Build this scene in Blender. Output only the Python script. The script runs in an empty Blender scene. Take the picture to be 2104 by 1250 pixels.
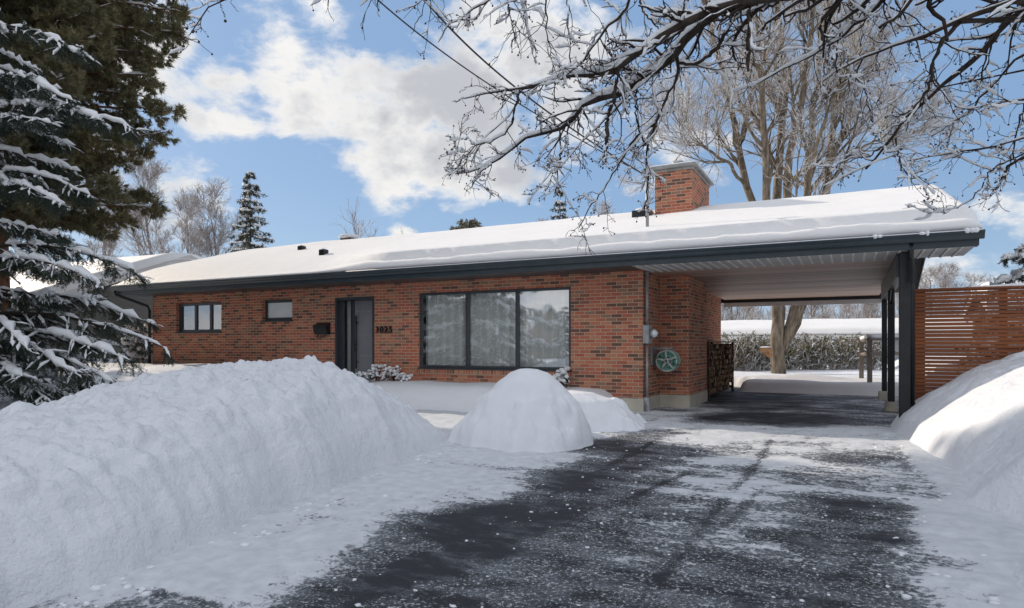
import bpy, math, random
import numpy as np
from mathutils import Vector, noise as mnoise
sc = bpy.context.scene
R = math.radians
CY, SY, FPX, U0, V0, EYE = math.cos(.476), math.sin(.476), 1351.45, 1052.0, 710.0, 1.224
# ------------------------------------------------------------------ survey helpers (photo bearings -> metres)
def ray(u, v):
    d, e = (u-U0)/FPX, (V0-v)/FPX
    return np.array([d*CY-SY, d*SY+CY, e])
CAM = np.array([0, 0, EYE])
def at_depth(u, v, z): return CAM + ray(u, v)*z
def at_Y(u, v, Y): r = ray(u, v); return CAM + r*(Y/r[1])
def at_Z(u, v, Z): r = ray(u, v); return CAM + r*((Z-EYE)/r[2])
def project(p):
    x, y, z = p; xc = x*CY+y*SY; zc = -x*SY+y*CY
    return U0+FPX*xc/zc, V0-FPX*(z-EYE)/zc, zc
def lerp(a, b, t): return a+(b-a)*t
def smooth(a, b, x):
    t = min(1, max(0, (x-a)/(b-a))); return t*t*(3-2*t)
def interp(x, pts):
    if x <= pts[0][0]: return pts[0][1]
    for (x0, y0), (x1, y1) in zip(pts, pts[1:]):
        if x <= x1: return lerp(y0, y1, (x-x0)/(x1-x0))
    return pts[-1][1]
def fbm(x, y, z=0, o=4):
    return mnoise.fractal(Vector((x, y, z)), 1.0, 2.0, o, noise_basis='PERLIN_ORIGINAL')
# ------------------------------------------------------------------ objects
BASE = {}
def tag(o, label=None, cat=None, group=None, kind=None):
    if label: o['label'] = label
    if cat: o['category'] = cat
    if group: o['group'] = group
    if kind: o['kind'] = kind
    return o
def empty(name, loc, label=None, cat=None, group=None):
    o = bpy.data.objects.new(name, None); o.location = loc; o.empty_display_size = .2
    sc.collection.objects.link(o); BASE[o.name] = np.array(loc, float)
    return tag(o, label, cat, group)
def link_mesh(name, V, F, mats, parent=None, smoothed=False, loc=(0, 0, 0), fmat=None):
    """V Nx3 in world metres, F list of faces or (M,k) array"""
    V = np.asarray(V, np.float64).reshape(-1, 3)
    b = BASE[parent.name] if parent is not None else np.array(loc, float)
    me = bpy.data.meshes.new(name)
    if isinstance(F, np.ndarray):
        k = F.shape[1]; me.vertices.add(len(V)); me.loops.add(F.size); me.polygons.add(len(F))
        me.vertices.foreach_set('co', (V-b).astype(np.float32).ravel())
        me.loops.foreach_set('vertex_index', F.astype(np.int32).ravel())
        me.polygons.foreach_set('loop_start', np.arange(0, F.size, k, dtype=np.int32))
        if fmat is not None: me.polygons.foreach_set('material_index', np.asarray(fmat, np.int32))
        me.update(calc_edges=True)
    else:
        me.from_pydata([tuple(p) for p in (V-b)], [], F)
        if fmat is not None: me.polygons.foreach_set('material_index', np.asarray(fmat, np.int32))
    for m in (mats if isinstance(mats, (list, tuple)) else [mats]): me.materials.append(m)
    if smoothed: me.polygons.foreach_set('use_smooth', np.ones(len(me.polygons), bool))
    me.update()
    o = bpy.data.objects.new(name, me); sc.collection.objects.link(o)
    if parent is not None: o.parent = parent
    else: o.location = loc
    BASE[o.name] = b if parent is not None else np.array(loc, float)
    return o
class MB:
    def __init__(s): s.V = []; s.F = []; s.M = []; s.m = 0
    def v(s, *ps): n = len(s.V); s.V += [tuple(map(float, p)) for p in ps]; return n
    def f(s, *idx): s.F.append(tuple(idx)); s.M.append(s.m)
    def quad(s, a, b, c, d): n = s.v(a, b, c, d); s.f(n, n+1, n+2, n+3); return s
    def box(s, x0, x1, y0, y1, z0, z1):
        n = s.v((x0,y0,z0),(x1,y0,z0),(x1,y1,z0),(x0,y1,z0),(x0,y0,z1),(x1,y0,z1),(x1,y1,z1),(x0,y1,z1))
        for q in ((0,3,2,1),(4,5,6,7),(0,1,5,4),(1,2,6,5),(2,3,7,6),(3,0,4,7)): s.f(*[n+i for i in q])
        return s
    def bbox(s, x0, x1, y0, y1, z0, z1, c=.006):
        """box with chamfered edges"""
        for ax in range(1): pass
        xs, ys, zs = (x0, x1), (y0, y1), (z0, z1); n0 = {}
        for i in (0, 1):
            for j in (0, 1):
                for k in (0, 1):
                    X, Y, Z = xs[i], ys[j], zs[k]; sx, sy, sz = (c if i == 0 else -c), (c if j == 0 else -c), (c if k == 0 else -c)
                    n0[i, j, k] = s.v((X, Y+sy, Z+sz), (X+sx, Y, Z+sz), (X+sx, Y+sy, Z))
        g = lambda i, j, k, a: n0[i, j, k]+a
        s.f(g(0,0,0,0), g(0,0,1,0), g(0,1,1,0), g(0,1,0,0)); s.f(g(1,0,0,0), g(1,1,0,0), g(1,1,1,0), g(1,0,1,0))
        s.f(g(0,0,0,1), g(1,0,0,1), g(1,0,1,1), g(0,0,1,1)); s.f(g(0,1,0,1), g(0,1,1,1), g(1,1,1,1), g(1,1,0,1))
        s.f(g(0,0,0,2), g(0,1,0,2), g(1,1,0,2), g(1,0,0,2)); s.f(g(0,0,1,2), g(1,0,1,2), g(1,1,1,2), g(0,1,1,2))
        for j in (0, 1):
            for k in (0, 1): s.f(g(0,j,k,1), g(1,j,k,1), g(1,j,k,2), g(0,j,k,2))
        for i in (0, 1):
            for k in (0, 1): s.f(g(i,0,k,0), g(i,1,k,0), g(i,1,k,2), g(i,0,k,2))
            for j in (0, 1): s.f(g(i,j,0,0), g(i,j,1,0), g(i,j,1,1), g(i,j,0,1))
        for i in (0, 1):
            for j in (0, 1):
                for k in (0, 1): s.f(g(i,j,k,0), g(i,j,k,1), g(i,j,k,2))
        return s
    def prism(s, poly, axis, a0, a1):
        """poly: 2-D points; axis 'x' -> (y,z), 'y' -> (x,z), 'z' -> (x,y)"""
        def P(p, a): return {'x': (a, p[0], p[1]), 'y': (p[0], a, p[1]), 'z': (p[0], p[1], a)}[axis]
        k = len(poly); n = s.v(*[P(p, a0) for p in poly]); m = s.v(*[P(p, a1) for p in poly])
        s.f(*[n+i for i in range(k)][::-1]); s.f(*[m+i for i in range(k)])
        for i in range(k): j = (i+1) % k; s.f(n+i, n+j, m+j, m+i)
        return s
    def tube(s, pts, rad, k=8, cap=True):
        pts = [np.array(p, float) for p in pts]; rad = rad if hasattr(rad, '__len__') else [rad]*len(pts)
        rings = []
        for i, p in enumerate(pts):
            d = pts[min(i+1, len(pts)-1)]-pts[max(i-1, 0)]; d /= np.linalg.norm(d)+1e-9
            a = np.cross(d, (0, 0, 1.0) if abs(d[2]) < .9 else (1.0, 0, 0)); a /= np.linalg.norm(a); b = np.cross(d, a)
            rings.append(s.v(*[p+rad[i]*(math.cos(2*math.pi*j/k)*a+math.sin(2*math.pi*j/k)*b) for j in range(k)]))
        for r0, r1 in zip(rings, rings[1:]):
            for j in range(k): q = (j+1) % k; s.f(r0+j, r0+q, r1+q, r1+j)
        if cap: s.f(*[rings[0]+j for j in range(k)][::-1]); s.f(*[rings[-1]+j for j in range(k)])
        return s
    def blob(s, c, r, k=10, rows=6, jit=0, rng=random):
        n = []
        for i in range(rows+1):
            t = math.pi*i/rows; kk = 1 if i in (0, rows) else k
            n.append((s.v(*[(c[0]+r[0]*math.sin(t)*math.cos(2*math.pi*j/kk)*(1+jit*rng.uniform(-1, 1)), c[1]+r[1]*math.sin(t)*math.sin(2*math.pi*j/kk)*(1+jit*rng.uniform(-1, 1)), c[2]+r[2]*math.cos(t)) for j in range(kk)]), kk))
        for (a, ka), (b, kb) in zip(n, n[1:]):
            for j in range(k):
                q = (j+1) % k
                if ka == 1: s.f(a, b+j, b+q)
                elif kb == 1: s.f(a+j, b, a+q)
                else: s.f(a+j, b+j, b+q, a+q)
        return s
    def build(s, name, mats, parent=None, smoothed=False, loc=(0, 0, 0)):
        return link_mesh(name, s.V, s.F, mats, parent, smoothed, loc, s.M if any(s.M) else None)
# ------------------------------------------------------------------ materials
def mat(name):
    m = bpy.data.materials.new(name); m.use_nodes = True; nt = m.node_tree; nt.nodes.clear()
    out = nt.nodes.new('ShaderNodeOutputMaterial'); bs = nt.nodes.new('ShaderNodeBsdfPrincipled')
    nt.links.new(bs.outputs[0], out.inputs[0]); return m, NT(nt), bs
class NT:
    def __init__(s, nt): s.t = nt
    def n(s, typ, **kw):
        o = s.t.nodes.new('ShaderNode'+typ)
        for k, v in kw.items(): setattr(o, k, v)
        return o
    def put(s, sock, v):
        if hasattr(v, 'bl_idname') and hasattr(v, 'is_output'): s.t.links.new(v, sock)
        elif v is not None: sock.default_value = v
    def math(s, op, a, b=None, c=None, clamp=False):
        o = s.n('Math', operation=op); o.use_clamp = clamp
        for i, v in enumerate((a, b, c)): s.put(o.inputs[i], v)
        return o.outputs[0]
    def vmath(s, op, a, b=None):
        o = s.n('VectorMath', operation=op); s.put(o.inputs[0], a); s.put(o.inputs[1], b)
        return o.outputs['Value'] if op in ('DOT_PRODUCT', 'LENGTH', 'DISTANCE') else o.outputs[0]
    def pos(s): return s.n('NewGeometry').outputs['Position']
    def nor(s): return s.n('NewGeometry').outputs['Normal']
    def obj(s): return s.n('TexCoord').outputs['Object']
    def sep(s, v): o = s.n('SeparateXYZ'); s.put(o.inputs[0], v); return o.outputs
    def comb(s, x=0, y=0, z=0):
        o = s.n('CombineXYZ')
        for i, v in enumerate((x, y, z)): s.put(o.inputs[i], v)
        return o.outputs[0]
    def scale(s, v, k): return s.vmath('MULTIPLY', v, k)
    def noise(s, v, scale, detail=4, rough=.55, dist=0, out=0):
        o = s.n('TexNoise'); s.put(o.inputs['Vector'], v); o.inputs['Scale'].default_value = scale; o.inputs['Detail'].default_value = detail
        o.inputs['Roughness'].default_value = rough; o.inputs['Distortion'].default_value = dist; return o.outputs[out]
    def ramp(s, f, stops, interp='LINEAR'):
        o = s.n('ValToRGB'); s.put(o.inputs[0], f); cr = o.color_ramp; cr.interpolation = interp
        while len(cr.elements) < len(stops): cr.elements.new(.5)
        for e, (p, c) in zip(cr.elements, stops): e.position = p; e.color = (*c, 1) if len(c) == 3 else c
        return o.outputs[0]
    def mix(s, f, a, b, typ='MIX'):
        o = s.n('MixRGB', blend_type=typ)
        for i, v in enumerate((f, a, b)):
            if isinstance(v, tuple) and len(v) == 3: v = (*v, 1)
            s.put(o.inputs[i], v)
        return o.outputs[0]
    def maprange(s, v, a, b, c=0, d=1, smoothstep=True):
        o = s.n('MapRange'); o.interpolation_type = 'SMOOTHSTEP' if smoothstep else 'LINEAR'
        s.put(o.inputs[0], v)
        for i, x in zip((1, 2, 3, 4), (a, b, c, d)): s.put(o.inputs[i], x)
        return o.outputs[0]
    def bump(s, bs, h, strength=.3, dist=.02):
        o = s.n('Bump'); o.inputs['Strength'].default_value = strength; o.inputs['Distance'].default_value = dist
        s.put(o.inputs['Height'], h); s.t.links.new(o.outputs[0], bs.inputs['Normal']); return o
def setp(n, bs, col=None, rough=None, metal=None, spec=None):
    if col is not None: n.put(bs.inputs['Base Color'], (*col, 1) if isinstance(col, tuple) and len(col) == 3 else col)
    if rough is not None: n.put(bs.inputs['Roughness'], rough)
    if metal is not None: bs.inputs['Metallic'].default_value = metal
    if spec is not None: bs.inputs['Specular IOR Level'].default_value = spec
def plain(name, c0, c1, scale=3, rough=.6, bump=0, detail=5, metal=0, spec=.4, stretch=(1, 1, 1)):
    m, n, bs = mat(name); p = n.scale(n.pos(), stretch); f = n.noise(p, scale, detail)
    setp(n, bs, n.ramp(f, [(.32, c0), (.68, c1)]), rough, metal, spec)
    if bump: n.bump(bs, n.noise(p, scale*6, 4), bump, .01)
    return m
M = {}
def snow_mat(name, c=(.77, .785, .82), lump=9, strength=.5, fine=70, dirt=0):
    m, n, bs = mat(name); p = n.pos()
    col = n.ramp(n.noise(p, 1.7, 5), [(.3, tuple(x*.955 for x in c)), (.7, c)])
    if dirt: col = n.mix(n.maprange(n.noise(p, 3.1, 6, .7), .66, .78, 0, dirt), col, (.55, .47, .38))
    setp(n, bs, col, .65, 0, .25)
    h = n.math('ADD', n.noise(p, lump, 5, .6), n.math('MULTIPLY', n.noise(p, fine, 3), .25))
    n.bump(bs, h, strength, .06); return m
M['snow'] = snow_mat('fresh_snow', lump=5, strength=.35)
M['bank'] = snow_mat('plowed_snow', (.715, .73, .77), 9, .6, 40, .35)
M['roofsnow'] = snow_mat('roof_snow_surface', (.81, .805, .805), 3, .3, 60)
M['twigsnow'] = snow_mat('twig_snow', (.80, .81, .83), 20, .5)
def brick_mat(name, soldier=False, warm=1.0):
    m, n, bs = mat(name); p = n.pos(); x, y, z = n.sep(p); nx, ny, nz = n.sep(n.nor())
    side = n.math('GREATER_THAN', n.math('ABSOLUTE', nx), .5)
    u = n.math('ADD', n.math('MULTIPLY', side, y), n.math('MULTIPLY', n.math('SUBTRACT', 1, side), x))
    hz, wd = (.067, .21)
    a, b = (z, u)
    if soldier: hz, wd = .067, .25; a, b = u, n.math('ADD', z, .13)
    u2 = n.math('ADD', b, n.math('MULTIPLY', n.math('SUBTRACT', n.noise(n.comb(u, 0, z), 7, 2), .5), .008))
    row = n.math('FLOOR', n.math('DIVIDE', a, hz))
    off = 0 if soldier else n.math('MULTIPLY', n.math('MODULO', row, 2), .5)
    uc = n.math('ADD', n.math('DIVIDE', u2, wd), off)
    col = n.math('FLOOR', uc)
    fy = n.math('FRACT', n.math('DIVIDE', a, hz)); fx = n.math('FRACT', uc)
    ey = n.math('MULTIPLY', n.math('MINIMUM', fy, n.math('SUBTRACT', 1, fy)), hz)
    ex = n.math('MULTIPLY', n.math('MINIMUM', fx, n.math('SUBTRACT', 1, fx)), wd)
    e = n.math('MINIMUM', ex, ey)
    mort = n.maprange(e, .0038, .0068, 1, 0)
    w = n.n('TexWhiteNoise', noise_dimensions='3D'); n.put(w.inputs['Vector'], n.comb(row, col, side))
    k = warm
    bc = n.ramp(w.outputs['Value'], [(0, (.16, .085, .065)), (.11, (.25, .11, .076)), (.25, (.39*k, .125, .082)), (.42, (.43*k, .145, .09)), (.60, (.46*k, .175, .105)), (.74, (.37*k, .18, .112)), (.84, (.28, .165, .115)), (.93, (.47*k, .22, .132))], 'CONSTANT')
    bc = n.mix(.55, bc, n.mix(n.noise(p, 45, 4, .65), (.55, .55, .55), (1.4, 1.35, 1.3)), 'MULTIPLY')
    bc = n.mix(n.maprange(n.noise(p, .9, 4), .35, .75, 0, .3), bc, n.mix(1.0, bc, (1.25, 1.1, .92), 'MULTIPLY'))
    mc = n.mix(n.noise(p, 8, 4), (.42, .33, .24), (.56, .45, .34))
    setp(n, bs, n.mix(mort, bc, mc), .85, 0, .2)
    n.bump(bs, n.math('ADD', n.math('MULTIPLY', mort, -1), n.math('MULTIPLY', n.noise(p, 90, 3), .3)), .7, .006); return m
M['brick'] = brick_mat('red_brown_brick'); M['soldier'] = brick_mat('soldier_course_brick', True)
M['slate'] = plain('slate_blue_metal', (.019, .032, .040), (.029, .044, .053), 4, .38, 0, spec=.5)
M['frame'] = plain('slate_frame_paint', (.030, .036, .044), (.042, .049, .058), 5, .4, spec=.5)
M['black'] = plain('black_paint', (.008, .009, .011), (.018, .019, .023), 6, .42, .1)
M['concrete'] = plain('parged_concrete', (.42, .39, .32), (.56, .52, .43), 3.5, .9, .25, 8)
M['greymetal'] = plain('grey_galvanised_metal', (.22, .225, .23), (.34, .345, .35), 9, .45, 0, metal=.35)
M['whitepaint'] = plain('white_paint', (.58, .58, .57), (.72, .72, .7), 2, .55, 0)
M['greensteel'] = plain('mint_green_plastic', (.10, .25, .19), (.2, .42, .33), 25, .5)
M['hose'] = plain('green_hose', (.02, .09, .06), (.05, .16, .11), 30, .5)
M['siding'] = plain('grey_green_siding', (.115, .115, .10), (.15, .15, .135), 1.2, .7, .15, stretch=(.3, .3, 8))
M['door'] = plain('grey_door_panel', (.19, .195, .215), (.23, .235, .255), 1.5, .42)
M['shingle'] = plain('dark_shingle', (.02, .02, .022), (.06, .06, .062), 14, .9, .3)
M['tan'] = plain('tan_soffit', (.16, .13, .11), (.22, .18, .15), 3, .6)
def plank(name, cols, pitch, axis, rough=.6, gap=.04, bumpd=.006, grain=(1, 30, 30), sp=.35):
    """boards running across the given axis index, tone varying board by board"""
    m, n, bs = mat(name); p = n.pos(); c = n.sep(p)[axis]; q = n.math('DIVIDE', c, pitch); row = n.math('FLOOR', q); f = n.math('FRACT', q)
    w = n.n('TexWhiteNoise', noise_dimensions='1D'); n.put(w.inputs['W'], row)
    col = n.ramp(w.outputs['Value'], [(i/(len(cols)-1) if len(cols) > 1 else 0, k) for i, k in enumerate(cols)])
    g = n.noise(n.scale(p, grain), 1.6, 6, .6)
    col = n.mix(.8, col, n.mix(g, (.6, .58, .55), (1.35, 1.35, 1.35)), 'MULTIPLY')
    gp = n.maprange(n.math('MINIMUM', f, n.math('SUBTRACT', 1, f)), gap*.4, gap, 1, 0)
    setp(n, bs, n.mix(gp, col, (.012, .010, .009)), rough, 0, sp); n.bump(bs, n.math('ADD', n.math('MULTIPLY', gp, -1), n.math('MULTIPLY', g, .3)), .6, bumpd); return m
M['ceiling'] = plank('mauve_ceiling_boards', [(.34, .22, .17), (.58, .41, .33), (.72, .53, .44)], .14, 1, .5, .10, .004, (1.2, 40, 40), .5)
M['soffit'] = plain('light_grey_soffit', (.36, .36, .35), (.46, .46, .45), 2, .5)
M['cedar'] = plank('stained_cedar', [(.20, .060, .020), (.27, .085, .026), (.16, .05, .02), (.30, .11, .038)], .0572, 2, .55, .001, .003, (2.5, 40, 40))
M['greywood'] = plain('weathered_grey_wood', (.16, .13, .105), (.27, .23, .19), 4, .8, .3, 8, stretch=(6, 6, 1))
def bark(name, c0, c1, scale=6, snow=0, thr=.35, stretch=(1, 1, .25), bumps=.5):
    m, n, bs = mat(name); p = n.pos(); f = n.noise(n.scale(p, stretch), scale, 7, .65); col = n.ramp(f, [(.3, c0), (.7, c1)])
    if snow:
        nz = n.sep(n.nor())[2]
        s = n.maprange(n.math('ADD', nz, n.math('MULTIPLY', n.math('SUBTRACT', n.noise(p, 2.3, 4, .7), .5), 2.2)), thr, thr+.25, 0, snow)
        col = n.mix(s, col, (.83, .845, .87))
    setp(n, bs, col, .9, 0, .15)
    if bumps: n.bump(bs, n.noise(n.scale(p, stretch), scale*3, 5), bumps, .02)
    return m
M['bark_dark'] = bark('dark_wet_bark', (.024, .019, .016), (.075, .060, .050), 14, stretch=(1, 1, 1))
M['bark_twig'] = bark('dark_twig_bark', (.022, .016, .014), (.05, .036, .030), 10, bumps=0)
M['bark_maple'] = bark('maple_bark', (.045, .036, .028), (.30, .25, .19), 10, .85, .8, (1, 1, .2))
M['bark_maple_twig'] = bark('maple_twig_bark', (.26, .225, .20), (.46, .42, .39), 5, .95, -.1, bumps=0)
M['bark_far'] = bark('far_tree_bark', (.19, .155, .14), (.34, .29, .265), 4, .9, .15, bumps=0)
M['bark_frost'] = bark('frosted_tree_bark', (.24, .205, .195), (.40, .36, .345), 3, .9, .1, bumps=0)
M['bark_pine'] = bark('orange_pine_bark', (.07, .032, .02), (.20, .10, .058), 5)
def needle(name, c0, c1, c2):
    m, n, bs = mat(name); p = n.pos(); f = n.noise(p, 1.1, 5, .65)
    col = n.ramp(f, [(.28, c0), (.52, c1), (.75, c2)])
    col = n.mix(.6, col, n.mix(n.noise(p, 13, 3), (.5, .5, .5), (1.5, 1.45, 1.3)), 'MULTIPLY')
    setp(n, bs, col, .6, 0, .25); return m
M['spruce'] = needle('spruce_needles', (.020, .032, .027), (.036, .052, .039), (.058, .068, .044))
M['pine'] = needle('pine_needles', (.125, .125, .078), (.175, .165, .092), (.27, .205, .115))
M['farspruce'] = needle('far_spruce_needles', (.035, .042, .030), (.06, .064, .042), (.095, .09, .06))
M['hedge'] = needle('hedge_leaves', (.055, .055, .02), (.115, .10, .038), (.22, .165, .065))
# ------------------------------------------------------------------ vectorised value noise
def vhash(i, j, s):
    h = (i.astype(np.int64)*374761393+j.astype(np.int64)*668265263+s*982451653) & 0x7fffffff
    h = ((h ^ (h >> 13))*1274126177) & 0x7fffffff
    return ((h ^ (h >> 16)) & 0xffff)/65535.0
def vnoise(x, y, s=0):
    i, j = np.floor(x), np.floor(y); u, v = x-i, y-j; u = u*u*(3-2*u); v = v*v*(3-2*v)
    a, b, c, d = vhash(i, j, s), vhash(i+1, j, s), vhash(i, j+1, s), vhash(i+1, j+1, s)
    return (a*(1-u)+b*u)*(1-v)+(c*(1-u)+d*u)*v
def vfbm(x, y, o=4, s=0, g=.5):
    r = 0; a = 1; t = 0
    for k in range(o): r = r+a*(vnoise(x*2**k+17.3*k, y*2**k-9.1*k, s+k)-.5); t += a; a *= g
    return r/t*2
def vsm(a, b, x): t = np.clip((x-a)/(b-a), 0, 1); return t*t*(3-2*t)
def grid_mesh(X, Y, Z):
    ny, nx = X.shape; V = np.stack([X, Y, Z], -1).reshape(-1, 3)
    q = np.arange(ny*nx).reshape(ny, nx)
    F = np.stack([q[:-1, :-1], q[:-1, 1:], q[1:, 1:], q[1:, :-1]], -1).reshape(-1, 4)
    return V, F
# ------------------------------------------------------------------ terrain
def drv(y): return -.35*(1-vsm(-3, 11, y))
def xl(y): return np.where(y < 8.2, -3.6-.131*y, np.where(y < 10.3, -4.65, -3.45))
def xr(y): return np.interp(y, [-6, 4.7, 6.5, 10.2, 11.2, 20], [.75, .8, .85, .6, 1.0, 1.05])
def ground(x, y):
    d = drv(y)
    o1 = np.maximum(np.maximum(xl(y)-.95*vsm(8.4, 7.9, y)-x, x-xr(y)-.8*vsm(12, 11.5, y)), y-np.where(x > -2.6, 18.0, 20.1))
    o2 = np.maximum(np.maximum(-10.6-x, x+4), np.maximum(7.75+.12*np.maximum(-4-x,0)-y, y-10.1))
    wid = np.where((y > 9.9) & (x < -3), .8, .4)
    t = vsm(0, 1, np.minimum(o1, o2)/wid)
    s = .43+.30*vsm(-10, -14, x)*vsm(5, 9, y)+.08*vfbm(x*.5, y*.5, 4, 3)
    yb = np.where(x > -2.6, 18.0, 20.1)
    s = np.where(y > yb, .26+.05*vfbm(x*.45, y*.45, 4, 9)+.13*np.exp(-((x+1.4)**2/1.2+(y-21.0)**2/.35)), s)
    s = s+.5*vsm(1.2, 2.5, x)*vsm(12, 13, y)*(y < 60)
    z = d+np.where(o2 < o1, .01, -.05)*(1-t)+s*t
    z = np.where(y < -4, -.36+.03*vfbm(x, y, 3, 5)+.5*vsm(-11, -13, y), z)
    return z+.025*vfbm(x*1.6, y*1.6, 3, 1)*t
def axis(a, b, step, far):
    core = np.arange(a, b+step/2, step); ext = [step]; 
    while sum(ext) < far: ext.append(ext[-1]*1.22)
    e = np.cumsum(ext); return np.concatenate([a-e[::-1], core, b+e])
X, Y = np.meshgrid(axis(-22, 6, .12, 260), axis(-5, 30, .12, 300))
V, F = grid_mesh(X, Y, ground(X, Y))
tag(link_mesh('snow_ground', V, F, M['snow'], smoothed=True), kind='structure')
# driveway: asphalt with scraped snow and ice, cover stored per vertex
COVER = [(1580,858,-.1),(1500,858,.0),(1660,858,.0),(1450,850,.4),(1750,850,.42),(1800,830,.5),(1650,822,.2),(1560,825,.12),(1700,815,.3),(1540,808,.2),(1620,838,.1),(1720,835,.35),(1400,846,.5),(1350,858,.55),
 (1330,940,.12),(1250,915,.08),(1390,930,.18),(1220,945,.25),(1180,985,.18),(1100,1035,.08),(1020,1065,.12),(1140,1050,.1),(940,1085,.1),(850,1100,.25),(1000,1140,.14),(850,1180,.1),(760,1150,.35),(700,1205,.12),(640,1235,.12),(900,1220,.22),(1080,1170,.25),(1150,1215,.2),(1000,1235,.28),(1200,1120,.3),(1250,1175,.25),(1290,1230,.32),(1280,1035,.25),(1330,1005,.42),(1210,1075,.3),
 (1400,1230,.22),(1480,1240,.2),(1450,1150,.38),(1350,1110,.4),(1550,1140,.42),(1600,1200,.3),(1620,1060,.34),(1680,1095,.12),(1750,1100,.0),(1810,1100,.02),(1720,1045,.2),(1800,1050,.2),(1750,1160,.34),(1800,1190,.22),(1700,1225,.16),(1830,1235,.26),(1880,1170,.5),
 (1550,960,.56),(1650,930,.54),(1420,895,.66),(1550,893,.7),(1700,895,.7),(1800,900,.66),(1750,960,.40),(1850,960,.44),(1500,1020,.5),(1600,1005,.54),(1400,985,.48),(1480,960,.58),(1700,1000,.44),(1880,1010,.6),(1950,1060,.9),(1950,1120,.9),(1950,1200,.85),(2000,1240,.9),
 (900,985,.8),(1050,960,.72),(1150,945,.6),(980,1010,.66),(800,1040,.9),(700,1090,.85),(600,1130,.9),(480,1190,.85),(380,1240,.8),(860,1035,.7),(1000,930,.95),(1250,870,.9),(640,1180,.55),(560,1215,.5),(1170,905,.8),(1660,845,.3)]
gx = np.arange(-7.2, 2.2, .045); gy = np.arange(-6.5, 20.5, .045); X, Y = np.meshgrid(gx, gy)
cp = []
for u, v, c in COVER:
    z = 0.
    for _ in range(6): p = at_Z(u, v, z); z = float(drv(p[1]))
    cp.append((p[0], p[1], c))
num = np.zeros_like(X); den = np.zeros_like(X)
for px, py, c in cp:
    w = 1/(((X-px)**2+((Y-py)*.8)**2)+.03)**2.2; num += w*c; den += w
cov = num/den
cov = np.where(Y < 2.5, .3, cov)
cov = cov+.42*vfbm(X*1.3, Y*2.1, 5, 21, .65)+.22*vfbm(X*.9+Y*.3, Y*5.5, 4, 33)+.16*vfbm(X*3.5-Y, Y*1.1, 3, 35)
for tx, ty0, ty1, sl in ((-2.35, 2.5, 9, .03), (-.95, 2.5, 9.5, .02), (-1.62, 5.0, 7.6, .18), (-.75, 4.6, 6.8, .1)):
    cov = cov-.34*np.exp(-((X-tx-sl*(Y-6)-.05*vfbm(Y*.8, Y*0, 2, 91))/.045)**2)*vsm(ty0, ty0+.6, Y)*vsm(ty1, ty1-.6, Y)*vsm(.35, .75, vnoise(Y*1.4+tx*9, X*0, 5)+.25)
fade = np.maximum(vsm(.55, .0, X-xl(Y)), vsm(.4, .0, xr(Y)-X))*vsm(11.2, 10.2, Y)*vsm(1.5,2.5,Y)
cov = np.clip(np.maximum(cov, fade*.8), 0, 1)
Z = drv(Y)+.004+.03*vsm(.45, .9, cov)*(.4+.6*vnoise(X*5, Y*5, 8))+.012*vsm(.3, .8, cov)*vfbm(X*6, Y*6, 3, 4)
V, F = grid_mesh(X, Y, Z)
m, n, bs = mat('icy_asphalt'); p = n.pos(); at = n.n('Attribute', attribute_name='cover').outputs['Fac']
g = n.math('ADD', n.math('MULTIPLY', n.math('SUBTRACT', n.noise(p, 21, 7, .8), .5), 1.7), n.math('MULTIPLY', n.math('SUBTRACT', n.noise(n.scale(p, (1, 2.4, 1)), 5, 5, .7), .5), .9))
k = n.maprange(n.math('ADD', at, g), .34, .56)
spk = n.maprange(n.noise(p, 42, 4, .75), .545, .62, 0, .95)
k2 = n.math('MAXIMUM', k, n.math('MULTIPLY', spk, n.maprange(at, .0, .2)))
asp = n.mix(n.noise(p, 130, 3), (.008, .0085, .0105), (.042, .045, .051))
film = n.math('MULTIPLY', n.maprange(n.math('ADD', n.noise(n.scale(p, (1, 2.2, 1)), 3.2, 7, .72), n.math('MULTIPLY', at, .5)), .46, .78, 0, 1), n.maprange(n.noise(p, 48, 4, .7), .3, .7, .16, .72)); asp = n.mix(film, asp, (.27, .29, .325))
ice = n.mix(n.noise(p, 9, 5), (.40, .42, .455), (.76, .78, .81))
setp(n, bs, n.mix(k2, asp, ice), n.mix(k2, (.62, .62, .62), (.6, .6, .6)), 0, .16)
n.bump(bs, n.math('ADD', n.math('MULTIPLY', k2, .7), n.math('MULTIPLY', n.noise(p, 90, 3), .5)), .6, .012)
M['asphalt'] = m
o = tag(link_mesh('driveway', V, F, M['asphalt'], smoothed=True), kind='structure')
a = o.data.attributes.new('cover', 'FLOAT', 'POINT'); a.data.foreach_set('value', cov.ravel().astype(np.float32))
tag(link_mesh('street', [(-60,-4.6,-.32),(60,-4.6,-.32),(60,-11,-.32),(-60,-11,-.32)], [(0,3,2,1)], plain('packed_road_snow', (.42,.43,.45), (.66,.67,.69), .8, .7, .2, 8)), kind='structure')
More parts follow.
